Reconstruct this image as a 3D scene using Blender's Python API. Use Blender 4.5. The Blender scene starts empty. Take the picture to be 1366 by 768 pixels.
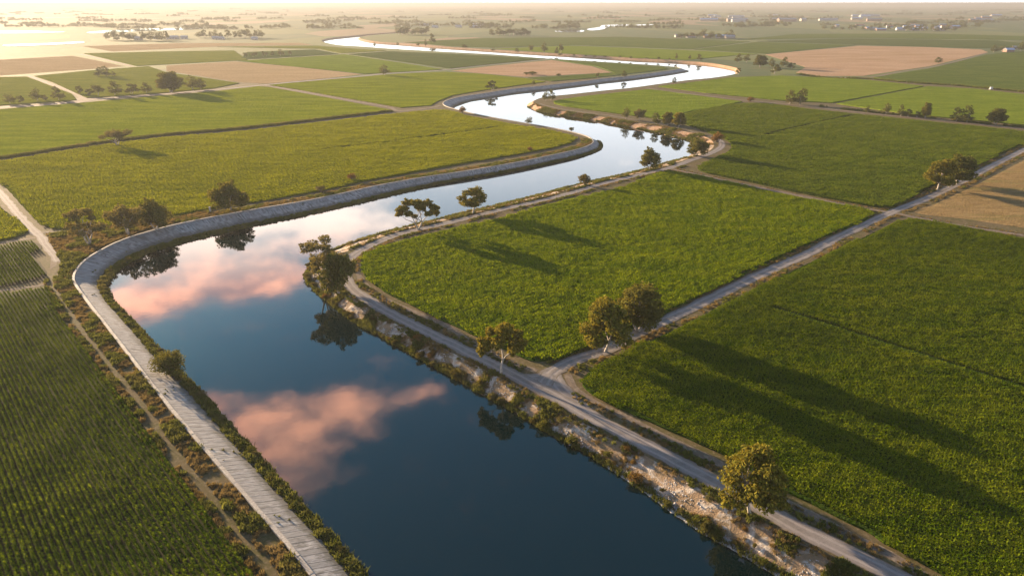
import bpy, math, random
import numpy as np
from mathutils import Vector, noise, geometry
R = math.radians
scene = bpy.context.scene
COL = scene.collection

# ------------------------------------------------------------------ camera, sky, sun, exposure
CAM_H, F_PX, HORIZON = 90.0, 906.0, 4.0
PITCH = math.atan((384 - HORIZON) / F_PX)
cam_data = bpy.data.cameras.new("camera")
cam_data.sensor_width = 36.0
cam_data.lens = F_PX / 1366 * 36
cam_data.clip_start, cam_data.clip_end = 0.5, 60000
cam = bpy.data.objects.new("camera", cam_data)
cam.location = (0, 0, CAM_H)
cam.rotation_euler = (math.pi / 2 - PITCH, 0, 0)
COL.objects.link(cam)
scene.camera = cam

SUN_EL, SUN_AZ = R(9.0), R(-47.0)           # azimuth from +Y towards +X
SKY_STRENGTH, SUN_STRENGTH, EXPOSURE = 0.05, 5.0, 2.85
DENSITY = 0.000125

scene.view_settings.view_transform = 'Standard'
scene.view_settings.look = 'None'
scene.view_settings.gamma = 1.0
scene.view_settings.use_curve_mapping = False
scene.view_settings.exposure = EXPOSURE
scene.render.engine = 'CYCLES'
scene.cycles.max_bounces = 6
scene.cycles.diffuse_bounces = 2
scene.cycles.glossy_bounces = 2
scene.cycles.transmission_bounces = 3
scene.cycles.volume_bounces = 1
scene.cycles.use_denoising = True
scene.cycles.sample_clamp_indirect = 6.0


class N:
    """A little expression layer over shader nodes."""
    def __init__(self, tree):
        self.t = tree
        tree.nodes.clear()

    def node(self, kind, **kw):
        n = self.t.nodes.new(kind)
        for k, v in kw.items():
            setattr(n, k, v)
        return n

    def put(self, sock, v):
        if isinstance(v, bpy.types.NodeSocket):
            self.t.links.new(v, sock)
        elif v is not None:
            if sock.type == 'RGBA' and len(v) == 3:
                v = (*v, 1)
            sock.default_value = v

    def math(self, op, a, b=None, c=None, clamp=False):
        n = self.node('ShaderNodeMath', operation=op, use_clamp=clamp)
        for i, v in enumerate((a, b, c)):
            if v is not None:
                self.put(n.inputs[i], v)
        return n.outputs[0]

    def vec(self, op, a, b=None):
        n = self.node('ShaderNodeVectorMath', operation=op)
        self.put(n.inputs[0], a)
        if b is not None:
            if op == 'SCALE':
                self.put(n.inputs[3], b)
            else:
                self.put(n.inputs[1], b)
        return n.outputs[1] if op in ('LENGTH', 'DOT_PRODUCT', 'DISTANCE') else n.outputs[0]

    def mapping(self, v, scale=(1, 1, 1), rot=(0, 0, 0), loc=(0, 0, 0)):
        n = self.node('ShaderNodeMapping')
        self.put(n.inputs[0], v)
        n.inputs[1].default_value, n.inputs[2].default_value, n.inputs[3].default_value = loc, rot, scale
        return n.outputs[0]

    def noise(self, v, scale, detail=3, rough=0.55, dist=0.0, colour=False):
        n = self.node('ShaderNodeTexNoise')
        self.put(n.inputs['Vector'], v)
        n.inputs['Scale'].default_value = scale
        n.inputs['Detail'].default_value = detail
        n.inputs['Roughness'].default_value = rough
        n.inputs['Distortion'].default_value = dist
        return n.outputs[1 if colour else 0]

    def ramp(self, f, lo, hi, to0=0.0, to1=1.0):
        n = self.node('ShaderNodeMapRange', interpolation_type='SMOOTHSTEP')
        self.put(n.inputs[0], f)
        for i, v in zip((1, 2, 3, 4), (lo, hi, to0, to1)):
            n.inputs[i].default_value = v
        return n.outputs[0]

    def mix(self, f, a, b):
        n = self.node('ShaderNodeMix', data_type='RGBA')
        self.put(n.inputs[0], f)
        self.put(n.inputs[6], a)
        self.put(n.inputs[7], b)
        return n.outputs[2]

    def pos(self):
        return self.node('ShaderNodeNewGeometry').outputs['Position']

    def bump(self, h, strength=0.5, dist=0.1):
        n = self.node('ShaderNodeBump')
        self.put(n.inputs['Height'], h)
        n.inputs['Strength'].default_value = strength
        n.inputs['Distance'].default_value = dist
        return n.outputs[0]

    def out(self, sh, slot=0):
        o = self.node('ShaderNodeOutputMaterial')
        self.t.links.new(sh, o.inputs[slot])


def new_mat(name):
    m = bpy.data.materials.new(name)
    m.use_nodes = True
    return m, N(m.node_tree)


def ray(u, v):
    dx, dy = (u - 683) / F_PX, (384 - v) / F_PX
    return Vector((dx, math.cos(PITCH) + dy * math.sin(PITCH), -math.sin(PITCH) + dy * math.cos(PITCH)))


def G(u, v, z=0.0):
    """Where the ray through photo pixel (u, v) meets the level z."""
    d = ray(u, v)
    t = (CAM_H - z) / -d.z
    return Vector((d.x * t, d.y * t, z))


# world: sunset sky with a few drifting clouds, seen mostly in the water
world = bpy.data.worlds.new("World")
scene.world = world
world.use_nodes = True
n = N(world.node_tree)
sky = n.node('ShaderNodeTexSky', sky_type='NISHITA')
sky.sun_disc = False
sky.sun_elevation = SUN_EL
sky.sun_rotation = SUN_AZ
sky.altitude = 0
sky.air_density, sky.dust_density, sky.ozone_density = 1.0, 1.2, 3.0
dirv = n.node('ShaderNodeTexCoord').outputs['Generated']
sep = n.node('ShaderNodeSeparateXYZ')
n.put(sep.inputs[0], dirv)
zz = n.math('MAXIMUM', sep.outputs[2], 0.03)
comb = n.node('ShaderNodeCombineXYZ')
n.put(comb.inputs[0], n.math('DIVIDE', sep.outputs[0], zz))
n.put(comb.inputs[1], n.math('DIVIDE', sep.outputs[1], zz))
deck = comb.outputs[0]                              # a flat cloud layer overhead
warp = n.vec('SCALE', n.vec('SUBTRACT', n.noise(deck, 3.2, 5, 0.6, colour=True), (0.5, 0.5, 0.5)), 0.30)
dw = n.vec('ADD', deck, warp)
fbm = n.noise(deck, 3.1, 9, 0.70)
# (centre x, y, half length, half width, turn in degrees, weight)
CLOUDS = [(-0.60, 1.48, 0.20, 0.15, 10, 1.0), (-0.46, 1.56, 0.17, 0.15, 15, 1.0), (-0.29, 1.60, 0.13, 0.07, 20, 0.75),
          (-0.78, 1.56, 0.09, 0.06, 0, 0.8), (-0.56, 1.33, 0.20, 0.15, 30, 0.85),
          (-1.35, 2.30, 0.34, 0.26, 20, 1.0), (-1.08, 2.50, 0.34, 0.30, 20, 1.0), (-1.45, 3.2, 0.8, 0.7, 20, 1.0), (-0.95, 3.2, 0.5, 0.5, 0, 0.9),
          (1.6, 1.2, 0.5, 0.25, 20, 0.9), (-2.1, 0.6, 0.6, 0.3, -30, 0.9), (0.9, -1.6, 0.7, 0.3, 10, 0.9),
          (-1.0, -0.7, 0.5, 0.25, 40, 0.8), (2.4, 3.6, 0.9, 0.35, 10, 0.8), (-3.4, 2.2, 0.8, 0.4, 30, 0.8)]
tot = None
for cx, cy, a, b, ang, w in CLOUDS:
    q = n.mapping(n.vec('SUBTRACT', dw, (cx, cy, 0)), rot=(0, 0, -R(ang)))
    q = n.vec('MULTIPLY', q, (1 / a, 1 / b, 0))
    g = n.ramp(n.vec('LENGTH', q), 1.5, 0.1, 0.0, w)
    tot = g if tot is None else n.math('MAXIMUM', tot, g)
dens = n.ramp(n.math('MULTIPLY_ADD', fbm, 2.2, n.math('SUBTRACT', tot, 1.10)), 0.12, 0.95)
dens = n.math('MULTIPLY', dens, 0.95)
shade = n.ramp(n.noise(deck, 4.2, 5, 0.6), 0.36, 0.66)
cloud_col = n.mix(shade, (7.5, 4.9, 5.0), (28.5, 13.2, 8.6))
cloud_col = n.mix(n.ramp(sep.outputs[2], 0.37, 0.28), cloud_col, (17.0, 14.0, 12.2))     # lower down, seen through more lit air
veil = n.ramp(sep.outputs[2], 0.44, 0.16, 0.0, 0.72)                  # thin high haze low in the sky
deep_sky = n.node('ShaderNodeMix', data_type='RGBA', blend_type='MULTIPLY')
deep_sky.inputs[0].default_value = 1.0
n.put(deep_sky.inputs[6], sky.outputs[0])
n.put(deep_sky.inputs[7], (0.54, 1.0, 1.10))
base = n.mix(veil, deep_sky.outputs[2], (8.6, 8.5, 8.8))
bg = n.node('ShaderNodeBackground')
n.put(bg.inputs[0], n.mix(dens, base, cloud_col))
bg.inputs[1].default_value = SKY_STRENGTH
wo = n.node('ShaderNodeOutputWorld')
n.t.links.new(bg.outputs[0], wo.inputs[0])

sun_data = bpy.data.lights.new("sun", 'SUN')
sun_data.energy = SUN_STRENGTH
sun_data.angle = R(0.53)
sun_data.color = (1.0, 0.73, 0.46)
sun = bpy.data.objects.new("sun", sun_data)
sd = Vector((math.sin(SUN_AZ) * math.cos(SUN_EL), math.cos(SUN_AZ) * math.cos(SUN_EL), math.sin(SUN_EL)))
sun.rotation_euler = (-sd).to_track_quat('-Z', 'Y').to_euler()
sun.location = sd * 500
COL.objects.link(sun)


# ------------------------------------------------------------------ helpers
def link(o, parent=None):
    COL.objects.link(o)
    if parent is not None:
        o.parent = parent
    return o


def mesh_obj(name, verts, faces, mat, parent=None, smooth=False, mats=None, midx=None):
    me = bpy.data.meshes.new(name)
    me.from_pydata([tuple(v) for v in verts], [], faces)
    for m in (mats or [mat]):
        me.materials.append(m)
    if midx is not None:
        me.polygons.foreach_set('material_index', midx)
    if smooth:
        me.polygons.foreach_set('use_smooth', [True] * len(me.polygons))
    me.update()
    return link(bpy.data.objects.new(name, me), parent)


def tag(o, label=None, cat=None, group=None, kind=None):
    if label: o['label'] = label
    if cat: o['category'] = cat
    if group: o['group'] = group
    if kind: o['kind'] = kind
    return o


def empty(name, loc):
    o = bpy.data.objects.new(name, None)
    o.empty_display_size = 0.5
    o.location = loc
    return link(o)


def copy_tree(o, parent=None):
    c = o.copy()
    COL.objects.link(c)
    c.parent = parent
    for ch in o.children:
        copy_tree(ch, c)
    return c


def resample(pts, step, closed=False):
    """Catmull-Rom through the points, then even steps."""
    P = [Vector((p[0], p[1])) for p in pts]
    m = len(P)
    dense = []
    for i in range(m - (0 if closed else 1)):
        p1, p2 = P[i], P[(i + 1) % m]
        p0 = P[i - 1] if (i > 0 or closed) else p1 * 2 - p2
        p3 = P[(i + 2) % m] if (i + 2 < m or closed) else p2 * 2 - p1
        # centripetal form keeps the curve from overshooting
        d1, d2, d3 = [max((b - a).length, 1e-4) ** 0.5 for a, b in ((p0, p1), (p1, p2), (p2, p3))]
        m1 = (p2 - p1) + d2 * ((p1 - p0) / d1 - (p2 - p0) / (d1 + d2))
        m2 = (p2 - p1) + d2 * ((p3 - p2) / d3 - (p3 - p1) / (d2 + d3))
        k = max(3, int((p2 - p1).length / (step * 0.4)))
        k = min(k, 200)
        for j in range(k):
            t = j / k
            t2, t3 = t * t, t * t * t
            dense.append(p1 * (2 * t3 - 3 * t2 + 1) + m1 * (t3 - 2 * t2 + t) + p2 * (-2 * t3 + 3 * t2) + m2 * (t3 - t2))
    if not closed:
        dense.append(P[-1])
    else:
        dense.append(dense[0])
    A = np.array(dense)
    s = np.concatenate([[0], np.cumsum(np.hypot(*np.diff(A, axis=0).T))])
    k = max(2, int(s[-1] / step))
    q = np.linspace(0, s[-1], k + 1)
    out = np.stack([np.interp(q, s, A[:, 0]), np.interp(q, s, A[:, 1])], 1)
    return out[:-1] if closed else out


def normals(P):
    """Unit normals to the right of the direction of travel."""
    T = np.gradient(P, axis=0)
    T /= np.maximum(np.hypot(T[:, 0], T[:, 1]), 1e-9)[:, None]
    return np.stack([T[:, 1], -T[:, 0]], 1)


def gp(px, z=0.0):
    return [G(u, v, z) for u, v in px]


def inside(poly, pts):
    poly, pts = np.asarray(poly)[:, :2], np.asarray(pts)
    x, y = pts[:, 0], pts[:, 1]
    r = np.zeros(len(pts), bool)
    for i in range(len(poly)):
        (x1, y1), (x2, y2) = poly[i - 1], poly[i]
        c = (y1 > y) != (y2 > y)
        r ^= c & (x < (x2 - x1) * (y - y1) / (y2 - y1 + 1e-12) + x1)
    return r


def seg_dist(poly, pts, closed=True):
    poly, pts = np.asarray(poly)[:, :2], np.asarray(pts)[:, :2]
    best = np.full(len(pts), 1e9)
    for i in range(0 if closed else 1, len(poly)):
        a, b = poly[i - 1], poly[i]
        d = b - a
        t = np.clip(((pts - a) @ d) / max(d @ d, 1e-9), 0, 1)
        q = pts - (a + t[:, None] * d)
        best = np.minimum(best, np.hypot(q[:, 0], q[:, 1]))
    return best


# ------------------------------------------------------------------ materials
def mat_leaf(name, c1, c2, scale=0.06, trans=0.4, stretch=None, fine=1.3, c3=None, gloss=0.0):
    """Foliage: the colour drifts over the ground in patches, plus a finer mottle; light passes through."""
    m, n = new_mat(name)
    p = n.pos()
    if stretch:
        p2 = n.mapping(p, scale=(1, stretch[0], 1), rot=(0, 0, stretch[1]))
    else:
        p2 = p
    big = n.noise(p2, scale, 4, 0.6)
    sm = n.noise(p, fine, 3, 0.6)
    f = n.ramp(n.math('MULTIPLY_ADD', sm, 0.55, n.math('MULTIPLY', big, 0.75)), 0.50, 0.86)
    col = n.mix(f, c1, c2)
    if c3:
        col = n.mix(n.ramp(n.noise(p, scale * 0.35, 3, 0.5), 0.52, 0.70, 0, 0.8), col, c3)
    d = n.node('ShaderNodeBsdfDiffuse')
    n.put(d.inputs[0], col)
    t = n.node('ShaderNodeBsdfTranslucent')
    n.put(t.inputs[0], n.mix(0.35, col, (c2[0] * 1.5, c2[1] * 1.25, c2[2] * 0.5)))
    mx = n.node('ShaderNodeMixShader')
    mx.inputs[0].default_value = trans
    n.t.links.new(d.outputs[0], mx.inputs[1])
    n.t.links.new(t.outputs[0], mx.inputs[2])
    sh = mx.outputs[0]
    n.out(sh)
    return m


def mat_field(name, c1, c2, scale=0.05, stretch=(4, 0.0), bump_scale=1.2, bump=0.8, dist=0.6, c3=None, lines=None):
    """A field seen from too far to tell its plants apart."""
    m, n = new_mat(name)
    p = n.pos()
    p2 = n.mapping(p, scale=(1, stretch[0], 1), rot=(0, 0, stretch[1]))
    big = n.noise(p2, scale, 5, 0.62)
    col = n.mix(n.ramp(big, 0.36, 0.66), c1, c2)
    if c3:
        col = n.mix(n.ramp(n.noise(p2, scale * 0.3, 4, 0.6), 0.5, 0.68, 0, 0.85), col, c3)
    fine = n.noise(p, bump_scale, 3, 0.6)
    col = n.mix(n.ramp(fine, 0.35, 0.7, 0, 0.45), col, tuple(x * 0.55 for x in c1))
    b = n.node('ShaderNodeBsdfPrincipled')
    n.put(b.inputs['Base Color'], col)
    b.inputs['Roughness'].default_value = 0.95
    b.inputs['Specular IOR Level'].default_value = 0.0
    n.put(b.inputs['Normal'], n.bump(n.math('ADD', fine, n.math('MULTIPLY', big, 0.6)), bump, dist))
    n.out(b.outputs[0])
    return m


def mat_soil(name, cols, scales=(0.12, 0.9, 5.0), rough=0.95, bump=0.32, dist=0.12, extra=None):
    m, n = new_mat(name)
    p = n.pos()
    a = n.noise(p, scales[0], 5, 0.62)
    b_ = n.noise(p, scales[1], 5, 0.65, 0.4)
    c = n.noise(p, scales[2], 3, 0.6)
    col = n.mix(n.ramp(a, 0.38, 0.62), cols[0], cols[1])
    col = n.mix(n.ramp(b_, 0.46, 0.66), col, cols[2])
    col = n.mix(n.ramp(c, 0.40, 0.75, 0, 0.5), col, cols[3])
    if extra:
        col = extra(n, p, col)
    b = n.node('ShaderNodeBsdfPrincipled')
    n.put(b.inputs['Base Color'], col)
    b.inputs['Roughness'].default_value = rough
    b.inputs['Specular IOR Level'].default_value = 0.03
    n.put(b.inputs['Normal'], n.bump(n.math('ADD', b_, n.math('MULTIPLY', c, 0.5)), bump, dist))
    n.out(b.outputs[0])
    return m


def far_patches(n, p, col):
    """Beyond the built fields the plain goes on as a quilt of fields too far away to pick apart."""
    q = n.mapping(p, scale=(1, 0.45, 1), rot=(0, 0, R(38)))
    v = n.node('ShaderNodeTexVoronoi', voronoi_dimensions='2D', distance='CHEBYCHEV')
    n.put(v.inputs['Vector'], q)
    v.inputs['Scale'].default_value = 0.0042
    v.inputs['Randomness'].default_value = 0.75
    s = n.node('ShaderNodeSeparateColor')
    n.put(s.inputs[0], v.outputs['Color'])
    c = n.mix(n.ramp(s.outputs[0], 0.35, 0.45), (0.055, 0.075, 0.028), (0.085, 0.10, 0.032))
    c = n.mix(n.ramp(s.outputs[0], 0.70, 0.73), c, (0.16, 0.115, 0.065))
    c = n.mix(n.ramp(s.outputs[0], 0.84, 0.88), c, (0.055, 0.075, 0.03))
    c = n.mix(n.ramp(n.noise(p, 0.02, 4, 0.6), 0.4, 0.7, 0, 0.5), c, (0.10, 0.09, 0.04))
    sp = n.node('ShaderNodeSeparateXYZ')
    n.put(sp.inputs[0], p)
    return n.mix(n.ramp(sp.outputs[1], 900, 960), col, c)


M = {}
M['ground'] = mat_soil('dry_verge_ground', [(0.085, 0.064, 0.034), (0.062, 0.055, 0.02), (0.12, 0.092, 0.055), (0.04, 0.04, 0.014)], extra=far_patches)
M['bank'] = mat_soil('natural_bank_earth', [(0.13, 0.095, 0.055), (0.19, 0.13, 0.08), (0.36, 0.33, 0.29), (0.12, 0.095, 0.065)], scales=(0.10, 0.30, 3.0), bump=1.0, dist=0.35)
M['bank_far'] = mat_soil('ochre_bank_earth', [(0.24, 0.15, 0.09), (0.28, 0.18, 0.11), (0.34, 0.24, 0.16), (0.13, 0.09, 0.05)], scales=(0.10, 0.4, 3.0), bump=1.0, dist=0.35)
M['bank_lined'] = mat_soil('dark_damp_bank_earth', [(0.07, 0.06, 0.04), (0.05, 0.05, 0.025), (0.11, 0.095, 0.07), (0.04, 0.04, 0.02)], scales=(0.15, 0.5, 3.0), bump=1.0, dist=0.3)
M['dirt'] = mat_soil('pale_dirt', [(0.125, 0.098, 0.074), (0.10, 0.078, 0.055), (0.17, 0.138, 0.105), (0.07, 0.056, 0.034)], scales=(0.15, 0.8, 6.0))
M['rock'] = mat_soil('pale_rock', [(0.27, 0.26, 0.25), (0.20, 0.19, 0.175), (0.33, 0.31, 0.29), (0.14, 0.13, 0.115)], scales=(0.8, 2.0, 9.0))
M['soil'] = mat_soil('crop_soil', [(0.026, 0.024, 0.012), (0.02, 0.022, 0.009), (0.03, 0.027, 0.015), (0.016, 0.018, 0.007)])


def mat_road():
    m, n = new_mat('gravel_road')
    uv = n.node('ShaderNodeUVMap').outputs[0]
    sp = n.node('ShaderNodeSeparateXYZ')
    n.put(sp.inputs[0], uv)
    p = n.pos()
    wob = n.math('MULTIPLY', n.math('SUBTRACT', n.noise(p, 0.12, 3), 0.5), 0.16)
    x = n.math('ADD', sp.outputs[0], wob)
    tr = n.math('ABSOLUTE', n.math('SUBTRACT', n.math('ABSOLUTE', n.math('SUBTRACT', x, 0.5)), 0.21))
    track = n.ramp(tr, 0.11, 0.03)
    a = n.noise(p, 0.35, 5, 0.65)
    c = n.noise(p, 4.0, 4, 0.7)
    col = n.mix(n.ramp(a, 0.35, 0.65), (0.120, 0.106, 0.096), (0.160, 0.143, 0.130))
    col = n.mix(n.math('MULTIPLY', track, 0.65), col, (0.208, 0.188, 0.172))
    edge = n.ramp(n.math('ABSOLUTE', n.math('SUBTRACT', x, 0.5)), 0.36, 0.52)
    col = n.mix(n.math('MULTIPLY', edge, n.ramp(n.noise(p, 0.7, 4), 0.35, 0.6)), col, (0.10, 0.078, 0.048))
    col = n.mix(n.ramp(c, 0.45, 0.75, 0, 0.5), col, (0.085, 0.08, 0.078))
    b = n.node('ShaderNodeBsdfPrincipled')
    n.put(b.inputs['Base Color'], col)
    b.inputs['Roughness'].default_value = 0.9
    b.inputs['Specular IOR Level'].default_value = 0.05
    n.put(b.inputs['Normal'], n.bump(n.math('SUBTRACT', n.math('ADD', a, c), track), 0.22, 0.06))
    n.out(b.outputs[0])
    return m


def mat_concrete(name, base, dark, streak=True):
    m, n = new_mat(name)
    p = n.pos()
    oi = n.node('ShaderNodeObjectInfo').outputs['Random']
    a = n.noise(p, 0.35, 5, 0.65)
    st = n.noise(n.mapping(n.node('ShaderNodeTexCoord').outputs['UV'], scale=(9, 0.7, 1)), 1.0, 4, 0.65)
    st = n.noise(p, 1.8, 5, 0.7) if not streak else st
    col = n.mix(n.ramp(a, 0.38, 0.68), base, tuple(x * 0.78 for x in base))
    col = n.mix(n.ramp(st, 0.42, 0.60, 0, 0.85), col, dark)
    col = n.mix(n.ramp(n.noise(p, 0.22, 5, 0.7, 1.0), 0.54, 0.66, 0, 0.75), col, tuple(x * 0.8 for x in dark))
    col = n.mix(n.math('MULTIPLY', oi, 0.7), col, tuple(x * 0.55 for x in base))
    if streak:                                          # old tide mark: algae and silt on the lower part of each slab
        sy = n.node('ShaderNodeSeparateXYZ')
        n.put(sy.inputs[0], n.node('ShaderNodeTexCoord').outputs['UV'])
        tide = n.ramp(n.math('MULTIPLY_ADD', n.noise(p, 0.9, 4, 0.65), 1.6, sy.outputs[1]), 2.55, 3.5, 0, 0.75)
        col = n.mix(tide, col, (0.050, 0.046, 0.032))
    fine = n.noise(p, 7, 4, 0.7)
    col = n.mix(n.ramp(fine, 0.5, 0.8, 0, 0.4), col, dark)
    b = n.node('ShaderNodeBsdfPrincipled')
    n.put(b.inputs['Base Color'], col)
    b.inputs['Roughness'].default_value = 0.85
    b.inputs['Specular IOR Level'].default_value = 0.25
    n.put(b.inputs['Normal'], n.bump(n.math('ADD', fine, st), 0.4, 0.05))
    n.out(b.outputs[0])
    return m


M['road'] = mat_road()
M['concrete'] = mat_concrete('weathered_concrete', (0.285, 0.272, 0.255), (0.075, 0.068, 0.056))
M['coping'] = mat_concrete('pale_coping_concrete', (0.30, 0.275, 0.245), (0.15, 0.135, 0.11), streak=False)
M['lining_far'] = mat_soil('stained_far_lining', [(0.30, 0.285, 0.27), (0.36, 0.34, 0.32), (0.15, 0.135, 0.11), (0.20, 0.19, 0.17)], scales=(0.08, 0.16, 1.5))

m, n = new_mat('still_river_water')
p = n.pos()
b = n.node('ShaderNodeBsdfPrincipled')
b.inputs['Base Color'].default_value = (0.0008, 0.0058, 0.0058, 1)
b.inputs['Roughness'].default_value = 0.035
b.inputs['IOR'].default_value = 1.43
rip = n.math('ADD', n.noise(p, 0.55, 3, 0.5), n.math('MULTIPLY', n.noise(p, 0.06, 3, 0.5), 2.0))
n.put(b.inputs['Normal'], n.bump(rip, 0.05, 0.06))
n.out(b.outputs[0])
M['water'] = m


def mat_bark(name, c1, c2):
    m, n = new_mat(name)
    p = n.node('ShaderNodeTexCoord').outputs['Object']
    col = n.mix(n.ramp(n.noise(n.mapping(p, scale=(1, 1, 0.3)), 3.0, 4, 0.6), 0.40, 0.62), c1, c2)
    b = n.node('ShaderNodeBsdfPrincipled')
    n.put(b.inputs['Base Color'], col)
    b.inputs['Roughness'].default_value = 0.8
    n.out(b.outputs[0])
    return m


M['bark'] = mat_bark('pale_gum_bark', (0.26, 0.225, 0.185), (0.12, 0.10, 0.075))
M['twig'] = mat_bark('brown_stem_bark', (0.12, 0.085, 0.055), (0.07, 0.05, 0.03))


def mat_tree_leaf(name, c1, c2, trans=0.28):
    m, n = new_mat(name)
    p = n.pos()
    r = n.node('ShaderNodeObjectInfo').outputs['Random']
    f = n.ramp(n.noise(p, 0.9, 3, 0.6), 0.36, 0.66)
    col = n.mix(f, c1, c2)
    col = n.mix(n.math('MULTIPLY', r, 0.35), col, (c2[0] * 1.2, c2[1] * 0.95, c2[2] * 0.8))
    d = n.node('ShaderNodeBsdfDiffuse')
    n.put(d.inputs[0], col)
    t = n.node('ShaderNodeBsdfTranslucent')
    n.put(t.inputs[0], n.mix(0.5, col, (c2[0] * 1.6, c2[1] * 1.2, c2[2] * 0.5)))
    mx = n.node('ShaderNodeMixShader')
    mx.inputs[0].default_value = trans
    n.t.links.new(d.outputs[0], mx.inputs[1])
    n.t.links.new(t.outputs[0], mx.inputs[2])
    n.out(mx.outputs[0])
    return m


M['gum_leaf'] = mat_tree_leaf('olive_gum_leaves', (0.038, 0.050, 0.008), (0.135, 0.125, 0.020))
M['dark_leaf'] = mat_tree_leaf('dark_gum_leaves', (0.032, 0.044, 0.011), (0.092, 0.094, 0.020), 0.28)
M['grey_leaf'] = mat_tree_leaf('dusty_grey_leaves', (0.055, 0.058, 0.022), (0.11, 0.102, 0.038))
M['bush_leaf'] = mat_tree_leaf('bank_bush_leaves', (0.035, 0.042, 0.012), (0.085, 0.075, 0.022))
M['rust_leaf'] = mat_tree_leaf('rusty_bush_leaves', (0.075, 0.052, 0.016), (0.12, 0.075, 0.022))
M['far_leaf'] = mat_tree_leaf('far_tree_leaves', (0.040, 0.052, 0.016), (0.080, 0.085, 0.026), 0.25)
M['dry'] = mat_leaf('dry_grass', (0.10, 0.075, 0.03), (0.17, 0.125, 0.055), 0.15, 0.35)
M['weed'] = mat_leaf('green_weeds', (0.045, 0.06, 0.014), (0.11, 0.115, 0.025), 0.12, 0.35, c3=(0.13, 0.10, 0.035))

# ------------------------------------------------------------------ the river
WATER_Z = -3.0
COPING_PX = [(418, 768), (390, 732), (345, 680), (300, 628), (265, 588), (230, 546), (195, 502), (165, 463), (140, 431),
             (118, 403), (104, 384), (98, 373), (101, 361), (113, 347), (135, 333), (165, 319), (200, 308), (240, 298), (290, 288),
             (340, 279), (400, 269), (450, 259), (500, 248), (560, 237), (620, 228), (680, 218), (730, 208), (770, 199),
             (789, 192), (791, 187), (784, 182), (768, 177), (740, 171), (700, 164), (660, 157), (630, 151), (610, 146),
             (596, 142), (591, 138), (596, 134), (615, 129), (648, 124), (688, 118), (724, 114.5), (780, 108), (799, 105.5),
             (838, 101.5), (877, 96.5), (904, 92.5), (908, 91), (900, 89)]
LWATER_PX = [(520, 805), (487, 768), (460, 734), (434, 702), (405, 679), (386, 656), (375, 640), (353, 620), (332, 596), (303, 563),
             (278, 532), (247, 502), (217, 476), (202, 456), (172, 422), (156, 410), (143, 394), (141, 384), (146, 372),
             (164, 356), (185, 342), (206, 335), (227, 329), (258, 321), (284, 314), (320, 305), (340, 302), (400, 289),
             (450, 277), (485, 270), (520, 261), (573, 249), (626, 238), (679, 228), (731, 217), (767, 210), (795, 201), (805, 194)]
LWATER2_PX = [(607, 144), (620, 139.5), (636, 134.7), (660, 131), (688, 127), (715, 123), (742, 120), (780, 116), (812, 113),
              (864, 107), (895, 102), (916, 98.5), (922, 95)]
FARLEFT_PX = [(890, 88.5), (864, 86.5), (799, 82.5), (719, 77.5), (652, 72.5), (585, 69), (517, 65), (484, 62.5), (455, 60.8), (436, 57.5),
              (429, 54.5), (440, 51), (472, 47.7), (500, 45.2), (530, 43)]
RIGHT_PX = [(1040, 768), (1022, 758), (981, 733), (941, 711), (900, 684), (856, 652), (799, 615), (742, 583), (685, 549), (645, 527),
            (600, 501), (554, 475), (514, 453), (474, 430), (440, 404), (417, 384), (407, 370), (411, 356), (424, 343), (445, 333),
            (486, 318), (520, 308), (573, 295), (626, 282), (661, 274), (714, 261), (767, 247), (802, 239), (855, 227), (890, 217),
            (914, 210), (925, 204), (928, 198), (925, 192), (916, 187.5), (890, 181), (864, 174.5), (825, 167), (786, 160), (751, 155),
            (724, 150), (708, 145), (703, 140.5), (707, 137), (720, 133), (760, 128.5), (800, 124), (838, 120), (874, 115),
            (916, 109.5), (942, 107), (968, 103), (979, 100), (981, 97), (978, 94), (966, 91), (942, 87), (916, 84.7), (888, 83),
            (838, 80), (787, 76.8), (719, 72.8), (652, 68.5), (585, 64), (534, 60), (500, 57.5), (482, 54.5), (477, 52), (487, 49.3), (530, 45.5)]
R1_PX = [(1250, 800), (1192, 768), (1135, 738), (1078, 711), (1021, 680), (964, 648), (907, 618), (856, 591), (799, 561), (742, 530),
         (685, 500), (628, 471), (571, 443), (514, 414), (482, 394), (465, 379), (461, 366), (462, 353), (470, 342), (488, 330.5),
         (512, 319.5), (538, 310.5), (577, 302), (627, 290), (680, 277), (731, 265.5), (767, 256), (802, 245.5), (855, 233), (897, 223),
         (921, 214), (942, 207), (957, 200), (963, 194), (961, 188.5), (953, 183.5)]

chainL = [(p.x, p.y) for p in gp(COPING_PX, 0.45)]
d0 = Vector(chainL[0]) - Vector(chainL[1])
chainL = [tuple(Vector(chainL[0]) + d0.normalized() * k) for k in (150, 60)] + chainL
n_lined_px = len(chainL)
copL = resample(chainL, 2.0)
wl1 = np.array([(p.x, p.y) for p in gp(LWATER_PX, WATER_Z)])
wl2 = np.array([(p.x, p.y) for p in gp(LWATER2_PX, WATER_Z)])


def ray_hit(o, d, poly, lo, hi):
    best = None
    for i in range(1, len(poly)):
        a, b = poly[i - 1], poly[i]
        e = b - a
        den = d[0] * -e[1] + d[1] * e[0]
        if abs(den) < 1e-9:
            continue
        w = a - o
        t = (w[0] * -e[1] + w[1] * e[0]) / den
        s = (d[0] * w[1] - d[1] * w[0]) / den
        if 0 <= s <= 1 and lo < t < hi and (best is None or t < best):
            best = t
    return best


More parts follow.
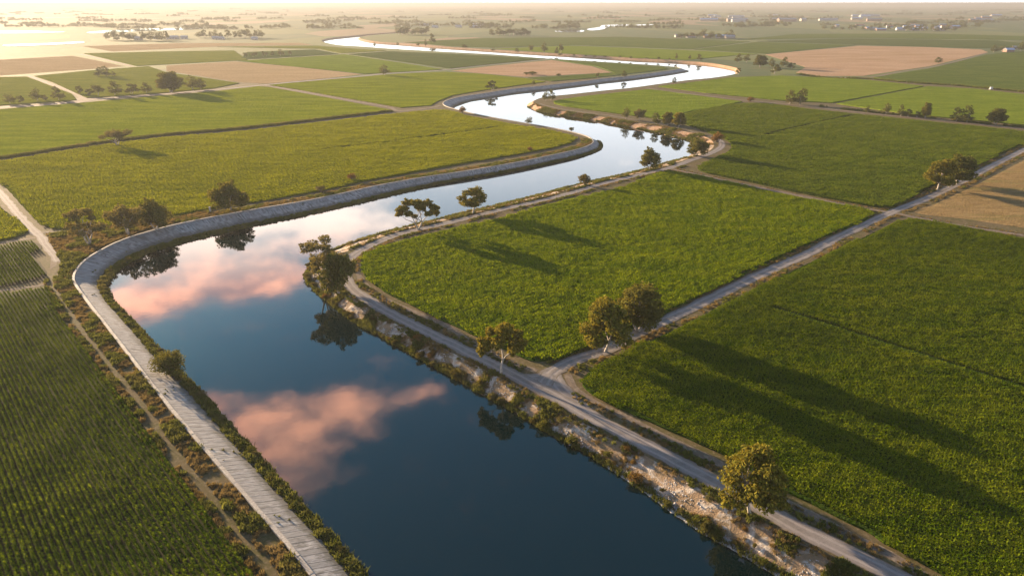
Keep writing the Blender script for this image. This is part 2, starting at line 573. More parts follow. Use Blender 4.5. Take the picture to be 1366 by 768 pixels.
nL = normals(copL)
wid = []
tip1 = np.array(G(791, 187, 0.45))[:2]
corner2 = np.array(G(591, 138, 0.45))[:2]
state = 0
for i, (o, d) in enumerate(zip(copL, nL)):
    if state == 0 and np.hypot(*(o - tip1)) < 6: state = 1
    if state == 1 and np.hypot(*(o - corner2)) < 8: state = 2
    h = ray_hit(o, d, wl1, 3, 26) if state == 0 else (ray_hit(o, d, wl2, 3, 40) if state == 2 else None)
    wid.append(min(h, 17.0) if h else (7.5 if state != 2 else 9.0))
wid = np.array(wid)
wid = np.convolve(np.pad(wid, 8, mode='edge'), np.ones(17) / 17, 'valid')
wid = np.maximum(wid, 6.0)
IDX_TIP1 = int(np.argmin(np.hypot(*(copL - tip1).T)))
IDX_C2 = int(np.argmin(np.hypot(*(copL - corner2).T)))

r1 = resample(gp(R1_PX), 3.0)
chainR = [(p.x, p.y) for p in gp(RIGHT_PX, WATER_Z)]
d0 = Vector(chainR[0]) - Vector(chainR[1])
chainR = [tuple(Vector(chainR[0]) + d0.normalized() * k) for k in (120, 50)] + chainR
watR = resample(chainR, 3.0)
nR = normals(watR)                                   # right of travel = landward on this side
dr = seg_dist(r1, watR, closed=False)
widR = np.clip(dr - 3.4, 3.0, 12.0)
widR = np.where(dr > 60, 6.0, widR)
widR = np.convolve(np.pad(widR, 6, mode='edge'), np.ones(13) / 13, 'valid')
nRs = nR.copy()
for _ in range(6):
    nRs[1:-1] = nRs[:-2] + nRs[1:-1] * 2 + nRs[2:]
    nRs /= np.hypot(nRs[:, 0], nRs[:, 1])[:, None]
topR = watR + nRs * widR[:, None]
farL = resample([tuple(copL[-1])] + [(p.x, p.y) for p in gp(FARLEFT_PX, 0)], 8.0)[1:]


def loft(name, top, out_dir, width, profile, mat, top_z=0.0, jitter=0.25, seed=0, uv=False):
    """A bank: cross-sections from the top line towards the water. profile = [(share of width, z)]."""
    verts, faces = [], []
    k = len(profile)
    for i in range(len(top)):
        for j, (s, z) in enumerate(profile):
            off = width[i] * s if s <= 1 else width[i] + (s - 1) * 6
            x, y = top[i] + out_dir[i] * off
            jz = 0
            if 0 < j < k - 1:
                q = Vector((x * 0.23, y * 0.23, seed))
                jz = (noise.noise(q) + 0.6 * noise.noise(q * 3.1)) * jitter
                x += noise.noise(q + Vector((9, 3, 0))) * jitter * 1.6
                y += noise.noise(q + Vector((2, 7, 5))) * jitter * 1.6
            verts.append((x, y, z + jz))
        if i:
            for j in range(k - 1):
                a = (i - 1) * k + j
                faces.append((a, a + 1, a + k + 1, a + k))
    return mesh_obj(name, verts, faces, mat, smooth=True)


# ground sheet with the river cut out of it
hole = [tuple(q) for q in copL] + [tuple(q) for q in farL] + [tuple(q) for q in topR[::-1]]
outer = [(-30000, -500), (30000, -500), (30000, 42000), (-30000, 42000)]
vin = [Vector(q) for q in outer + hole]
k = len(hole)
edges = [(0, 1), (1, 2), (2, 3), (3, 0)] + [(4 + i, 4 + (i + 1) % k) for i in range(k)]
res = geometry.delaunay_2d_cdt(vin, edges, [], 1, 1e-3)
gv = np.array([tuple(v) for v in res[0]])
gf = [tuple(f) for f in res[2]]
cen = np.array([gv[list(f)].mean(0) for f in gf])
wet = inside(np.array(hole), cen)
ground = mesh_obj('ground', [(v[0], v[1], 0.0) for v in gv], [f for f, w_ in zip(gf, wet) if not w_], M['ground'])
tag(ground, 'flat dry ground of the plain with brown verges around the fields', 'ground', kind='structure')

water = mesh_obj('river_water', [(-900, -250, WATER_Z), (1500, -250, WATER_Z), (1500, 3200, WATER_Z), (-900, 3200, WATER_Z)], [(0, 1, 2, 3)], M['water'])
tag(water, 'calm winding river reflecting blue sky and pink clouds', 'river', kind='structure')

PROF_NAT = [(0, 0.0), (0.12, -0.25), (0.3, -0.8), (0.5, -1.5), (0.7, -2.2), (0.88, -2.75), (1.0, -3.05), (1.5, -5.0)]
PROF_LIN = [(0, -0.02), (0.02, -0.25), (0.35, -1.35), (0.70, -2.45), (0.80, -2.55), (0.92, -2.75), (1.0, -3.05), (1.5, -5.0)]
i_end = len(copL)
tag(loft('embankment', copL, nL, wid, PROF_LIN, M['bank_lined'], jitter=0.10, seed=2),
    'dark weedy toe of the concrete lined bank along the river', 'bank', kind='structure')
# the natural bank in two stretches: near (chalky) and beyond the bay (ochre)
bay = np.array(G(928, 198, WATER_Z))[:2]
ib = int(np.argmin(np.hypot(*(watR - bay).T)))
tag(loft('embankment', topR[:ib + 1], -nRs[:ib + 1], widR[:ib + 1], PROF_NAT, M['bank'], jitter=0.35, seed=5),
    'chalky brown natural bank between gravel road and water', 'bank', kind='structure')
tag(loft('embankment', topR[ib:], -nRs[ib:], widR[ib:], PROF_NAT, M['bank_far'], jitter=0.35, seed=7),
    'ochre earth bank along the far bends of the river', 'bank', kind='structure')
nF = normals(farL)
tag(loft('embankment', farL, nF, np.full(len(farL), 6.0), PROF_NAT, M['bank_far'], jitter=0.3, seed=9),
    'low earth bank on the near side of the distant river reach', 'bank', kind='structure')

# ------------------------------------------------------------------ concrete lining: slabs and coping stones as single pieces
S = np.concatenate([[0], np.cumsum(np.hypot(*np.diff(copL, axis=0).T))])


def at_s(s):
    x = np.interp(s, S, copL[:, 0]); y = np.interp(s, S, copL[:, 1])
    nx = np.interp(s, S, nL[:, 0]); ny = np.interp(s, S, nL[:, 1])
    l = math.hypot(nx, ny)
    return Vector((x, y)), Vector((nx / l, ny / l)), float(np.interp(s, S, wid))


rng = random.Random(4)
lining = empty('canal_lining', (*copL[0], 0))
tag(lining, 'weathered grey concrete canal lining along the left bank of the near river', 'canal lining')
lining2 = empty('canal_lining', (*copL[IDX_C2], 0))
tag(lining2, 'stained concrete lining on the outer bend of the far river', 'canal lining')


def slab(s0, s1, parent, far=False):
    g = 0.06 if not far else 0.02
    vs = []
    lift = rng.uniform(0.0, 0.007)
    loc, _, _ = at_s((s0 + s1) / 2)
    low = rng.uniform(0.66, 0.74)
    base = parent.location
    for s in (s0 + g, s1 - g):
        p, d, w = at_s(s)
        for f_, z in ((0.0, 0.10), (low, 0.10 - 3.4 * low)):
            off = 0.41 + (w - 0.41) * f_
            q = p + d * off
            vs.append((q.x - base.x, q.y - base.y, z + lift))
            vs.append((q.x - base.x, q.y - base.y, z + lift - 0.45))
    # corners: 0 top-a,1 under,2 low-a,3 under,4 top-b,5,6 low-b,7
    fc = [(0, 2, 6, 4), (2, 3, 7, 6), (0, 1, 3, 2), (4, 6, 7, 5), (0, 4, 5, 1)]
    o = mesh_obj('slab', vs, fc, M['concrete'], parent)
    uvl = o.data.uv_layers.new(name='UVMap')
    off = rng.uniform(0, 50)
    vuv = [(off + (0 if v < 4 else 0.5), 0 if v % 4 < 2 else 3) for v in range(8)]
    for l in o.data.loops:
        uvl.data[l.index].uv = vuv[l.vertex_index]
    return o


def coping(s0, s1, parent):
    g, base = 0.015, parent.location
    h = 0.55 + rng.uniform(-0.025, 0.025)
    sh = rng.uniform(-0.02, 0.02)
    vs = []
    for s in (s0 + g, s1 - g):
        p, d, w = at_s(s)
        for off, z in ((-0.42, -0.3), (-0.42, h - 0.05), (-0.36, h), (0.34, h), (0.40, h - 0.05), (0.40, -0.3)):
            q = p + d * (off + sh)
            vs.append((q.x - base.x, q.y - base.y, z))
    fc = [(i, i + 1, i + 7, i + 6) for i in range(5)] + [(5, 4, 3, 2, 1, 0), (6, 7, 8, 9, 10, 11)]
    return mesh_obj('coping_stone', vs, fc, M['coping'], parent)


s_tip, s_c2 = S[IDX_TIP1], S[IDX_C2]
s = S[int(np.argmin(np.hypot(*(copL - np.array(G(418, 768, .45))[:2]).T)))] - 36
s_start = s
seen = 0
while s < s_tip + 14:
    d = np.interp(s, S, np.hypot(copL[:, 0], copL[:, 1]))
    step = (1.9 if d < 240 else (2.6 if d < 330 else 3.6)) * rng.uniform(0.7, 1.3)
    slab(s, s + step, lining)
    coping(s, s + step, lining)
    s += step
while s < s_c2 - 10:                                  # the far side of the spit: only its coping shows
    coping(s, s + 6, lining)
    s += 6
while s < S[-1] - 6:
    slab(s, s + 6, lining2, True)
    coping(s, s + 6, lining2)
    s += 6


# ------------------------------------------------------------------ roads and tracks
def strip(name, px, width, mat, z, label, cat='road', step=2.0, wobble=0.12, ground_pts=None):
    P = resample(ground_pts if ground_pts is not None else gp(px), step)
    nn = normals(P)
    verts, faces, uvs = [], [], []
    for i in range(len(P)):
        q = Vector((P[i][0] * 0.2, P[i][1] * 0.2, 3))
        wl = width / 2 * (1 + noise.noise(q) * wobble * 2) 
        wr = width / 2 * (1 + noise.noise(q + Vector((0, 0, 9))) * wobble * 2)
        for j, t in enumerate((-1, -0.5, 0, 0.5, 1)):
            w = wl if t < 0 else wr
            verts.append((P[i][0] + nn[i][0] * w * t, P[i][1] + nn[i][1] * w * t, z + (0.02 if j == 2 else 0)))
            uvs.append((0.5 + t / 2, i * step / width))
        if i:
            for j in range(4):
                a = (i - 1) * 5 + j
                faces.append((a, a + 1, a + 6, a + 5))
    o = mesh_obj(name, verts, faces, mat)
    ul = o.data.uv_layers.new(name='UVMap')
    for l in o.data.loops:
        ul.data[l.index].uv = uvs[l.vertex_index]
    return tag(o, label, cat, kind='structure')


R2_PX = [(722, 519), (732, 501), (748, 489), (776, 477), (802, 469), (828, 456), (854, 442), (907, 418), (964, 390), (1021, 363), (1078, 338),
         (1111, 320), (1163, 295), (1192, 282), (1234, 265.5), (1280, 244), (1322, 222), (1366, 200), (1440, 163), (1520, 130)]
R3_PX = [(893, 224.5), (903, 227), (970, 241.5), (1040, 256), (1111, 270), (1165, 280), (1192, 284), (1216, 289), (1287, 302), (1366, 314), (1520, 340)]
strip('road', R1_PX, 4.6, M['road'], 0.06, 'grey gravel road curving along the right bank of the river')
strip('road', R2_PX, 4.8, M['road'], 0.052, 'straight grey gravel road running from the bank to the right crossroads')
strip('road', [(700, 506), (722, 503), (748, 490)], 5.5, M['road'], 0.044, 'short gravel turning flare at the road junction beside the bank', wobble=0.2)
strip('road', [(737, 500), (748, 517), (780, 548)], 4.6, M['road'], 0.040, 'short gravel corner cut on the near side of the bank junction', wobble=0.2)
strip('path', R3_PX, 3.4, M['dirt'], 0.036, 'narrow pale track crossing the right crossroads between two fields')
strip('path', [(953, 183.5), (921, 175), (890, 167.5), (851, 160.5), (812, 154), (760, 147.5), (735, 142.5), (720, 138.5)], 3.0, M['dirt'], 0.032,
      'sandy track on top of the ochre far bank')
strip('path', [(862, 117.5), (890, 122), (942, 128), (994, 134), (1040, 138), (1093, 144), (1146, 150), (1216, 157), (1287, 164), (1366, 172), (1480, 183)], 4.5, M['dirt'], 0.028,
      'straight pale farm track beyond the dark field on the right', step=5)
strip('path', [(491, 338), (481, 349), (477, 360), (486, 378), (509, 396), (546, 413), (582, 428), (606, 440), (622, 452), (650, 468), (690, 486), (716, 495)], 1.9, M['dirt'], 0.02,
      'thin dirt margin between road and the central green field', wobble=0.25)
strip('path', [(757, 499), (768, 519), (797, 537), (841, 559), (900, 588), (954, 615), (1030, 659), (1090, 690), (1160, 725), (1235, 768)], 2.0, M['dirt'], 0.02,
      'thin dirt margin beside the big right field', wobble=0.25)
strip('road', [(-60, 196), (-30, 228), (0, 257), (17, 277), (32, 294.5), (46, 309), (55, 317), (62, 328), (73, 340), (78, 349)], 3.4, M['road'], 0.05,
      'grey gravel road coming in from the left edge to the canal bend', wobble=0.2)
strip('path', [(48, 312), (60, 310), (74, 309.5), (93, 310.5), (108, 312)], 2.6, M['dirt'], 0.04, 'short dirt spur towards the trees at the canal bend', wobble=0.3)
strip('path', [(-80, 335), (0, 324.5), (25, 320.5), (50, 317)], 2.4, M['dirt'], 0.03, 'dirt track between two small left fields', wobble=0.25)
strip('path', [(-80, 396), (0, 388), (35, 383.5), (66, 378.5)], 1.6, M['dirt'], 0.03, 'dirt strip between the left row crop and the small field', wobble=0.25)
strip('path', [(77, 345), (76, 358), (68, 376), (79, 396), (101, 430), (126, 462), (157, 500), (187, 537), (217, 580), (247, 622), (283, 664), (313, 704), (354, 755), (385, 795)], 1.7, M['ground'], 0.025,
      'worn dirt path between the left row crop and the concrete lining', wobble=0.35)
strip('road', [(-120, 154), (0, 143.5), (60, 140), (100, 136), (150, 131), (220, 125.6), (286, 120), (352, 113.6), (396, 109.3), (440, 105.5), (484, 101.7), (520, 98), (560, 96), (592, 93.5), (640, 88), (690, 83.5), (738, 78)],
      5.5, M['road'], 0.05, 'long straight road crossing the hazy left fields', step=5)
strip('path', [(350, 113.6), (396, 121.5), (440, 129.5), (480, 136.5), (520, 143.5), (532, 148), (560, 146), (588, 141)], 4.0, M['dirt'], 0.03, 'pale field track slanting down to the far canal bend', step=4)
strip('path', [(-60, 221), (0, 214.5), (105, 198), (211, 184), (317, 174.5), (457, 158.5), (525, 150)], 1.3, M['dirt'], 0.03, 'pale track beside the dark ditch across the left fields', step=4)
strip('path', [(38, 101), (66, 112), (99, 124), (113, 134)], 4.5, M['dirt'], 0.03, 'pale lane joining the long left road', step=4)
strip('path', [(107, 72.5), (140, 80), (177, 89)], 6, M['dirt'], 0.03, 'far pale lane between hazy left fields', step=6)
strip('path', [(1091, 103), (1152, 103.5), (1200, 96), (1241, 89.8), (1280, 81), (1315, 71)], 5, M['dirt'], 0.03, 'pale track along the edge of the brown field', step=5)

# ------------------------------------------------------------------ crops
def plant_tile(name, mat, size, rows, gap, h, blades, blade, seed, spread=0.5, jitter=0.05, fill=1.0):
    """A little patch of plants; laid side by side it makes a field."""
    g = random.Random(seed)
    V, F_ = [], []
    for r in range(rows):
        y0 = (r + 0.5) / rows * size - size / 2
        k = int(size / gap)
        for i in range(k):
            if g.random() > fill: continue
            x = (i + 0.5) / k * size - size / 2 + g.uniform(-gap, gap) * 0.45
            y = y0 + g.gauss(0, jitter)
            ph = h * g.uniform(0.72, 1.18)
            for b_ in range(blades):
                a = g.uniform(0, 6.283)
                lz = ph * g.uniform(0.30, 1.0)
                L = blade[0] * g.uniform(0.7, 1.25)
                W = blade[1] * g.uniform(0.7, 1.25)
                ca, sa = math.cos(a), math.sin(a)
                ex = x + ca * L * spread
                ey = y + sa * L * spread
                sx, sy = x + ca * 0.03, y + sa * 0.03
                tilt = g.uniform(-0.25, 0.35) * L
                o = len(V)
                V += [(sx - sa * W * .25, sy + ca * W * .25, lz - 0.25 * L), (sx + sa * W * .25, sy - ca * W * .25, lz - 0.25 * L),
                      ((sx + ex) / 2 + sa * W * .5, (sy + ey) / 2 - ca * W * .5, lz + tilt * .7),
                      (ex, ey, lz + tilt * .4), ((sx + ex) / 2 - sa * W * .5, (sy + ey) / 2 + ca * W * .5, lz + tilt * .7)]
                F_ += [(o, o + 1, o + 2, o + 4), (o + 2, o + 3, o + 4)]
    me = bpy.data.meshes.new(name)
    me.from_pydata(V, [], F_)
    me.materials.append(mat)
    me.update()
    return bpy.data.objects.new(name, me)


def instancer(key, tiles):
    """Geometry nodes: the mesh itself plus one tile on every vertex flagged 'plant'."""
    ng = bpy.data.node_groups.new('plants_' + key, 'GeometryNodeTree')
    ng.interface.new_socket('Geometry', in_out='INPUT', socket_type='NodeSocketGeometry')
    ng.interface.new_socket('Geometry', in_out='OUTPUT', socket_type='NodeSocketGeometry')
    nd, lk = ng.nodes, ng.links
    gi, go = nd.new('NodeGroupInput'), nd.new('NodeGroupOutput')
    jt = nd.new('GeometryNodeJoinGeometry')
    for t in tiles:
        oi = nd.new('GeometryNodeObjectInfo')
        oi.inputs['Object'].default_value = t
        oi.inputs['As Instance'].default_value = True
        lk.new(oi.outputs['Geometry'], jt.inputs[0])
    ip = nd.new('GeometryNodeInstanceOnPoints')
    ip.inputs['Pick Instance'].default_value = True

    def attr(nm, typ):
        a = nd.new('GeometryNodeInputNamedAttribute')
        a.data_type = typ
        a.inputs[0].default_value = nm
        return a.outputs[0]
    lk.new(gi.outputs[0], ip.inputs['Points'])
    lk.new(attr('plant', 'BOOLEAN'), ip.inputs['Selection'])
    lk.new(jt.outputs[0], ip.inputs['Instance'])
    lk.new(attr('pick', 'INT'), ip.inputs['Instance Index'])
    lk.new(attr('spin', 'FLOAT_VECTOR'), ip.inputs['Rotation'])
    lk.new(attr('size', 'FLOAT_VECTOR'), ip.inputs['Scale'])
    j2 = nd.new('GeometryNodeJoinGeometry')
    lk.new(gi.outputs[0], j2.inputs[0])
    lk.new(ip.outputs[0], j2.inputs[0])
    lk.new(j2.outputs[0], go.inputs[0])
    return ng


def scatter_mesh(name, verts, faces, mat, pts, spins, sizes, picks, ng):
    """verts/faces: the surface; pts: where plants stand."""
    me = bpy.data.meshes.new(name)
    nv = len(verts)
    me.from_pydata([tuple(v) for v in verts] + [tuple(p) for p in pts], [], faces)
    me.materials.append(mat)
    tot = nv + len(pts)
    a = me.attributes.new('plant', 'BOOLEAN', 'POINT')
    a.data.foreach_set('value', np.concatenate([np.zeros(nv, bool), np.ones(len(pts), bool)]))
    a = me.attributes.new('pick', 'INT', 'POINT')
    a.data.foreach_set('value', np.concatenate([np.zeros(nv, np.int32), np.asarray(picks, np.int32)]))
    a = me.attributes.new('spin', 'FLOAT_VECTOR', 'POINT')
    a.data.foreach_set('vector', np.concatenate([np.zeros((nv, 3)), np.asarray(spins).reshape(-1, 3)]).astype(np.float32).ravel())
    a = me.attributes.new('size', 'FLOAT_VECTOR', 'POINT')
    a.data.foreach_set('vector', np.concatenate([np.ones((nv, 3)), np.asarray(sizes).reshape(-1, 3)]).astype(np.float32).ravel())
    me.update()
    o = link(bpy.data.objects.new(name, me))
    md = o.modifiers.new('plants', 'NODES')
    md.node_group = ng
    return o


ROW_DIR = (G(313, 703) - G(101, 431))
ROW_ANG = math.atan2(ROW_DIR.y, ROW_DIR.x)
R2_DIR = G(1163, 295) - G(854, 442)
R2_ANG = math.atan2(R2_DIR.y, R2_DIR.x)
R3_DIR = G(1111, 270) - G(903, 227)
R3_ANG = math.atan2(R3_DIR.y, R3_DIR.x)
R1_DIR = G(1021, 680) - G(799, 561)
R1_ANG = math.atan2(R1_DIR.y, R1_DIR.x)
DITCH = G(457, 156) - G(105, 196)
DITCH_ANG = math.atan2(DITCH.y, DITCH.x)

LEAF = {
    'bright': mat_leaf('bright_crop_leaves', (0.080, 0.135, 0.002), (0.200, 0.238, 0.004), 0.045, 0.45, (3, -R3_ANG), c3=(0.085, 0.12, 0.003)),
    'deep': mat_leaf('deep_crop_leaves', (0.050, 0.086, 0.002), (0.128, 0.152, 0.005), 0.05, 0.42, (3, -R2_ANG), c3=(0.045, 0.075, 0.003)),
    'row': mat_leaf('row_crop_leaves', (0.036, 0.068, 0.003), (0.100, 0.128, 0.007), 0.06, 0.42),
    'olive': mat_leaf('olive_crop_leaves', (0.060, 0.096, 0.006), (0.118, 0.148, 0.011), 0.04, 0.40, (3, -R3_ANG)),
    'gold': mat_leaf('golden_green_crop_leaves', (0.125, 0.155, 0.004), (0.26, 0.27, 0.009), 0.035, 0.45, (4, -DITCH_ANG)),
    'stubble': mat_leaf('tan_stubble', (0.16, 0.115, 0.045), (0.26, 0.19, 0.085), 0.08, 0.30, (5, -R3_ANG), c3=(0.14, 0.13, 0.04)),
}
TILES, NG = {}, {}
for key, args in {
    'bright': dict(size=2.6, rows=5, gap=0.5, h=0.85, blades=6, blade=(0.62, 0.27), spread=0.8, jitter=0.16),
    'deep': dict(size=2.2, rows=3, gap=0.26, h=0.95, blades=7, blade=(0.52, 0.20), spread=0.8, jitter=0.10),
    'row': dict(size=2.0, rows=2, gap=0.20, h=1.15, blades=8, blade=(0.62, 0.20), spread=0.72, jitter=0.05, fill=0.95),
    'olive': dict(size=3.0, rows=5, gap=0.5, h=0.9, blades=4, blade=(0.65, 0.30), spread=0.8, jitter=0.15),
    'gold': dict(size=3.2, rows=5, gap=0.55, h=0.7, blades=4, blade=(0.7, 0.32), spread=0.8, jitter=0.2),
    'stubble': dict(size=2.4, rows=5, gap=0.5, h=0.22, blades=3, blade=(0.3, 0.12), spread=0.7, jitter=0.1, fill=0.7),
}.items():
    TILES[key] = [plant_tile('plant_patch_' + key, LEAF[key], seed=s_ * 7 + 1, **args) for s_ in range(3)]
    NG[key] = instancer(key, TILES[key])
TSIZE = {'bright': 2.2, 'deep': 2.2, 'row': 2.0, 'olive': 2.6, 'gold': 2.6, 'stubble': 2.4}
BASE = {'bright': 0.30, 'deep': 0.45, 'row': 0.05, 'olive': 0.5, 'gold': 0.4, 'stubble': 0.03}

UNDER = {
    'bright': mat_field('bright_crop_under', (0.022, 0.042, 0.003), (0.035, 0.058, 0.005)),
    'deep': mat_field('deep_crop_under', (0.016, 0.030, 0.003), (0.026, 0.042, 0.005)),
    'row': M['soil'],
    'olive': mat_field('olive_crop_under', (0.024, 0.034, 0.005), (0.04, 0.05, 0.008)),
    'gold': mat_field('golden_crop_under', (0.05, 0.06, 0.004), (0.075, 0.085, 0.006)),
    'stubble': mat_field('stubble_under', (0.16, 0.11, 0.05), (0.23, 0.16, 0.075), 0.06, (6, -R3_ANG), c3=(0.15, 0.13, 0.05)),
}


def canopy(px, step, height, relief, seed, closed_smooth=0):
    """Surface of a field: a fine triangulated sheet with soft relief and an upright edge."""
    poly = [(p.x, p.y) for p in gp(px)]
    bnd = resample(poly, max(step * 0.8, 1.0), closed=True) if closed_smooth else None
    if bnd is None:
        bnd = []
        for i in range(len(poly)):
            a, b = Vector(poly[i]), Vector(poly[(i + 1) % len(poly)])
            k = max(1, int((b - a).length / step))
            bnd += [tuple(a.lerp(b, j / k)) for j in range(k)]
        bnd = np.array(bnd)
    bnd = np.array([(x + noise.noise(Vector((x * .3, y * .3, seed))) * min(0.5, step * .2),
                     y + noise.noise(Vector((x * .3, y * .3, seed + 7))) * min(0.5, step * .2)) for x, y in bnd])
    lo, hi = bnd.min(0), bnd.max(0)
    gx, gy = np.meshgrid(np.arange(lo[0], hi[0], step), np.arange(lo[1], hi[1], step))
    pts = np.stack([gx.ravel(), gy.ravel()], 1) + np.random.RandomState(seed).uniform(-.3, .3, (gx.size, 2)) * step
    pts = pts[inside(bnd, pts)]
    if len(pts):
        pts = pts[seg_dist(bnd, pts) > step * 0.45]
    k = len(bnd)
    res = geometry.delaunay_2d_cdt([Vector(q) for q in bnd] + [Vector(q) for q in pts], [(i, (i + 1) % k) for i in range(k)], [], 1, 1e-3)
    V = []
    for v in res[0]:
        q = Vector((v[0] * 0.35 / max(step, 1), v[1] * 0.35 / max(step, 1), seed))
        V.append((v[0], v[1], height + relief * (noise.noise(q) + 0.6 * noise.noise(q * 2.7))))
    F_ = [tuple(f) for f in res[2]]
    cnt = {}
    for f in F_:
        for i in range(len(f)):
            e = (f[i], f[(i + 1) % len(f)])
            cnt[tuple(sorted(e))] = (cnt.get(tuple(sorted(e)), (0, None))[0] + 1, e)
    for c, (a, b) in cnt.values():
        if c == 1:
            o = len(V)
            V += [(V[a][0], V[a][1], 0.0), (V[b][0], V[b][1], 0.0)]
            F_.append((b, a, o, o + 1))
    return bnd, V, F_


N_INST = 0


def planted_field(px, key, label, angle=None, step=2.5, seed=1, scale=1.0, spacing=1.0, name='crop_field', smooth=1, gaps=()):
    global N_INST
    rs = np.random.RandomState(seed)
    bnd, V, F_ = canopy(px, step, BASE[key] * scale, 0.06 if key in ('row', 'stubble') else 0.12, seed, smooth)
    t = TSIZE[key] * scale * spacing
    for line, half in gaps:
        lo_ = seg_dist(np.array([(q.x, q.y) for q in gp(line)]), np.array(V), False) < half + 1.2
        V = [(v[0], v[1], min(v[2], 0.26)) if l_ else v for v, l_ in zip(V, lo_)]
    c = bnd.mean(0)
    ang = angle if angle is not None else 0.0
    ca, sa = math.cos(ang), math.sin(ang)
    rad = np.hypot(*(bnd - c).T).max()
    g = np.arange(-rad, rad, t)
    gx, gy = np.meshgrid(g, g)
    if key not in ('row', 'deep'):
        gx = gx + rs.uniform(-.14, .14, gx.shape) * t
        gy = gy + rs.uniform(-.14, .14, gy.shape) * t
    P = np.stack([c[0] + gx.ravel() * ca - gy.ravel() * sa, c[1] + gx.ravel() * sa + gy.ravel() * ca], 1)
    P = P[inside(bnd, P)]
    P = P[seg_dist(bnd, P) > t * (0.42 if key in ('row', 'stubble') else 0.16)]
    for line, half in gaps:                              # worn furrows and wheelings
        P = P[seg_dist(np.array([(q.x, q.y) for q in gp(line)]), P, False) > half]
    # keep what the camera can be near to seeing
    u = P[:, 0] / np.maximum(P[:, 1], 1)
    P = P[(P[:, 1] > 60) & (np.abs(u) < 1.25)]
    k = len(P)
    N_INST += k
    sp = np.zeros((k, 3))
    if key == 'row':
        sp[:, 2] = ang + np.pi * rs.randint(0, 2, k)
    else:
        sp[:, 2] = rs.uniform(0, 6.283, k) if angle is None else ang + np.pi * rs.randint(0, 2, k) + rs.uniform(-.05, .05, k)
    big = np.array([noise.noise(Vector((x * .05, y * .05, seed))) for x, y in P])
    h = (1 + 0.28 * big + rs.uniform(-.2, .2, k)) * scale
    sz = np.stack([np.full(k, scale), np.full(k, scale), h], 1)
    z = np.zeros((k, 1)) + (0.0 if key in ('row', 'stubble') else BASE[key] * scale * 0.55)
    o = scatter_mesh(name, V, F_, UNDER[key], np.concatenate([P, z], 1), sp, sz, rs.randint(0, 3, k), NG[key])
    return tag(o, label, 'field', kind='stuff')


planted_field([(482, 352), (486, 341), (503, 331.5), (560, 316), (650, 295.5), (740, 272.5), (830, 250), (893, 230), (960, 241.5), (1060, 262.8), (1155, 280.5), (1166, 285.5),
               (1100, 317), (1000, 363), (920, 402), (860, 432), (810, 452), (787, 460), (766, 471), (737, 481), (708, 481), (690, 474), (640, 451),
               (560, 413), (510, 387), (487, 369)], 'bright', 'bright green crop in the central field between road and crossroads', R3_ANG, 2.5, 3)
planted_field([(777, 509), (786, 498), (828, 475), (900, 441), (1000, 391), (1100, 342), (1190, 300.5), (1208, 294), (1226, 294), (1366, 320), (1480, 341), (1620, 480), (1620, 800),
               (1330, 800), (1249, 762), (1135, 699), (1044, 653), (964, 607), (850, 556), (802, 533), (780, 518)], 'deep', 'deep green crop in the large right foreground field', R1_ANG, 2.5, 4,
              gaps=[([(1030, 412), (1110, 437), (1200, 466), (1290, 494), (1400, 530)], 1.5)])
planted_field([(-160, 410), (0, 392), (66, 385), (76, 398), (101, 440), (151, 516), (202, 582), (252, 647), (303, 707), (350, 768), (375, 800), (-160, 800)], 'row',
              'row crop in straight lines in the bottom left field', ROW_ANG, 2.5, 5)
planted_field([(-160, 350), (0, 329), (43, 323), (56, 331), (46, 340), (56, 353), (62, 364), (56, 372), (0, 383), (-160, 402)], 'row',
              'row crop in the small field above the bottom left one', ROW_ANG, 2.5, 6)
planted_field([(-140, 180), (0, 277), (33, 312), (0, 321), (-140, 338)], 'gold', 'small wedge of green crop left of the gravel road', ROW_ANG, 3.0, 7)
planted_field([(908, 163), (916, 152.5), (1005, 138.5), (1075, 146), (1181, 157.5), (1286, 168), (1366, 176.5), (1420, 181), (1366, 194), (1300, 223), (1234, 254), (1191, 276.5), (1174, 277),
               (1075, 259.5), (1005, 244.5), (932, 227), (950, 214), (968, 205.5), (976, 196), (968, 186.5), (940, 175.5)], 'olive',
              'dark olive crop in the field behind the crossroads', R3_ANG, 4.0, 8, scale=1.1, gaps=[([(1020, 181), (1075, 168), (1135, 155)], 1.6)])
planted_field([(0, 215.8), (105, 199.3), (211, 185.2), (317, 176), (457, 160.6), (528, 152.5), (592, 147.5), (622, 154.5), (660, 162), (720, 172.5), (763, 181.5), (768, 186), (760, 191.5), (720, 201), (660, 211.5),
               (600, 222), (550, 231), (480, 243.5), (440, 252.5), (380, 263.5), (330, 271.5), (281, 280), (225, 290), (170, 297.5), (100, 305.5), (68, 304), (37, 282), (0, 243), (-120, 150), (-120, 232)],
              'gold', 'golden green crop in the wide left field beside the concrete lining', DITCH_ANG, 4.0, 9, scale=1.15, gaps=[([(430, 200), (540, 187), (665, 170)], 1.6)])
planted_field([(1222, 284), (1250, 271), (1300, 248), (1366, 214), (1500, 150), (1560, 330), (1366, 304), (1290, 292.5)], 'stubble',
              'tan mown stubble right of the crossroads', R3_ANG, 3.0, 10, scale=1.2)

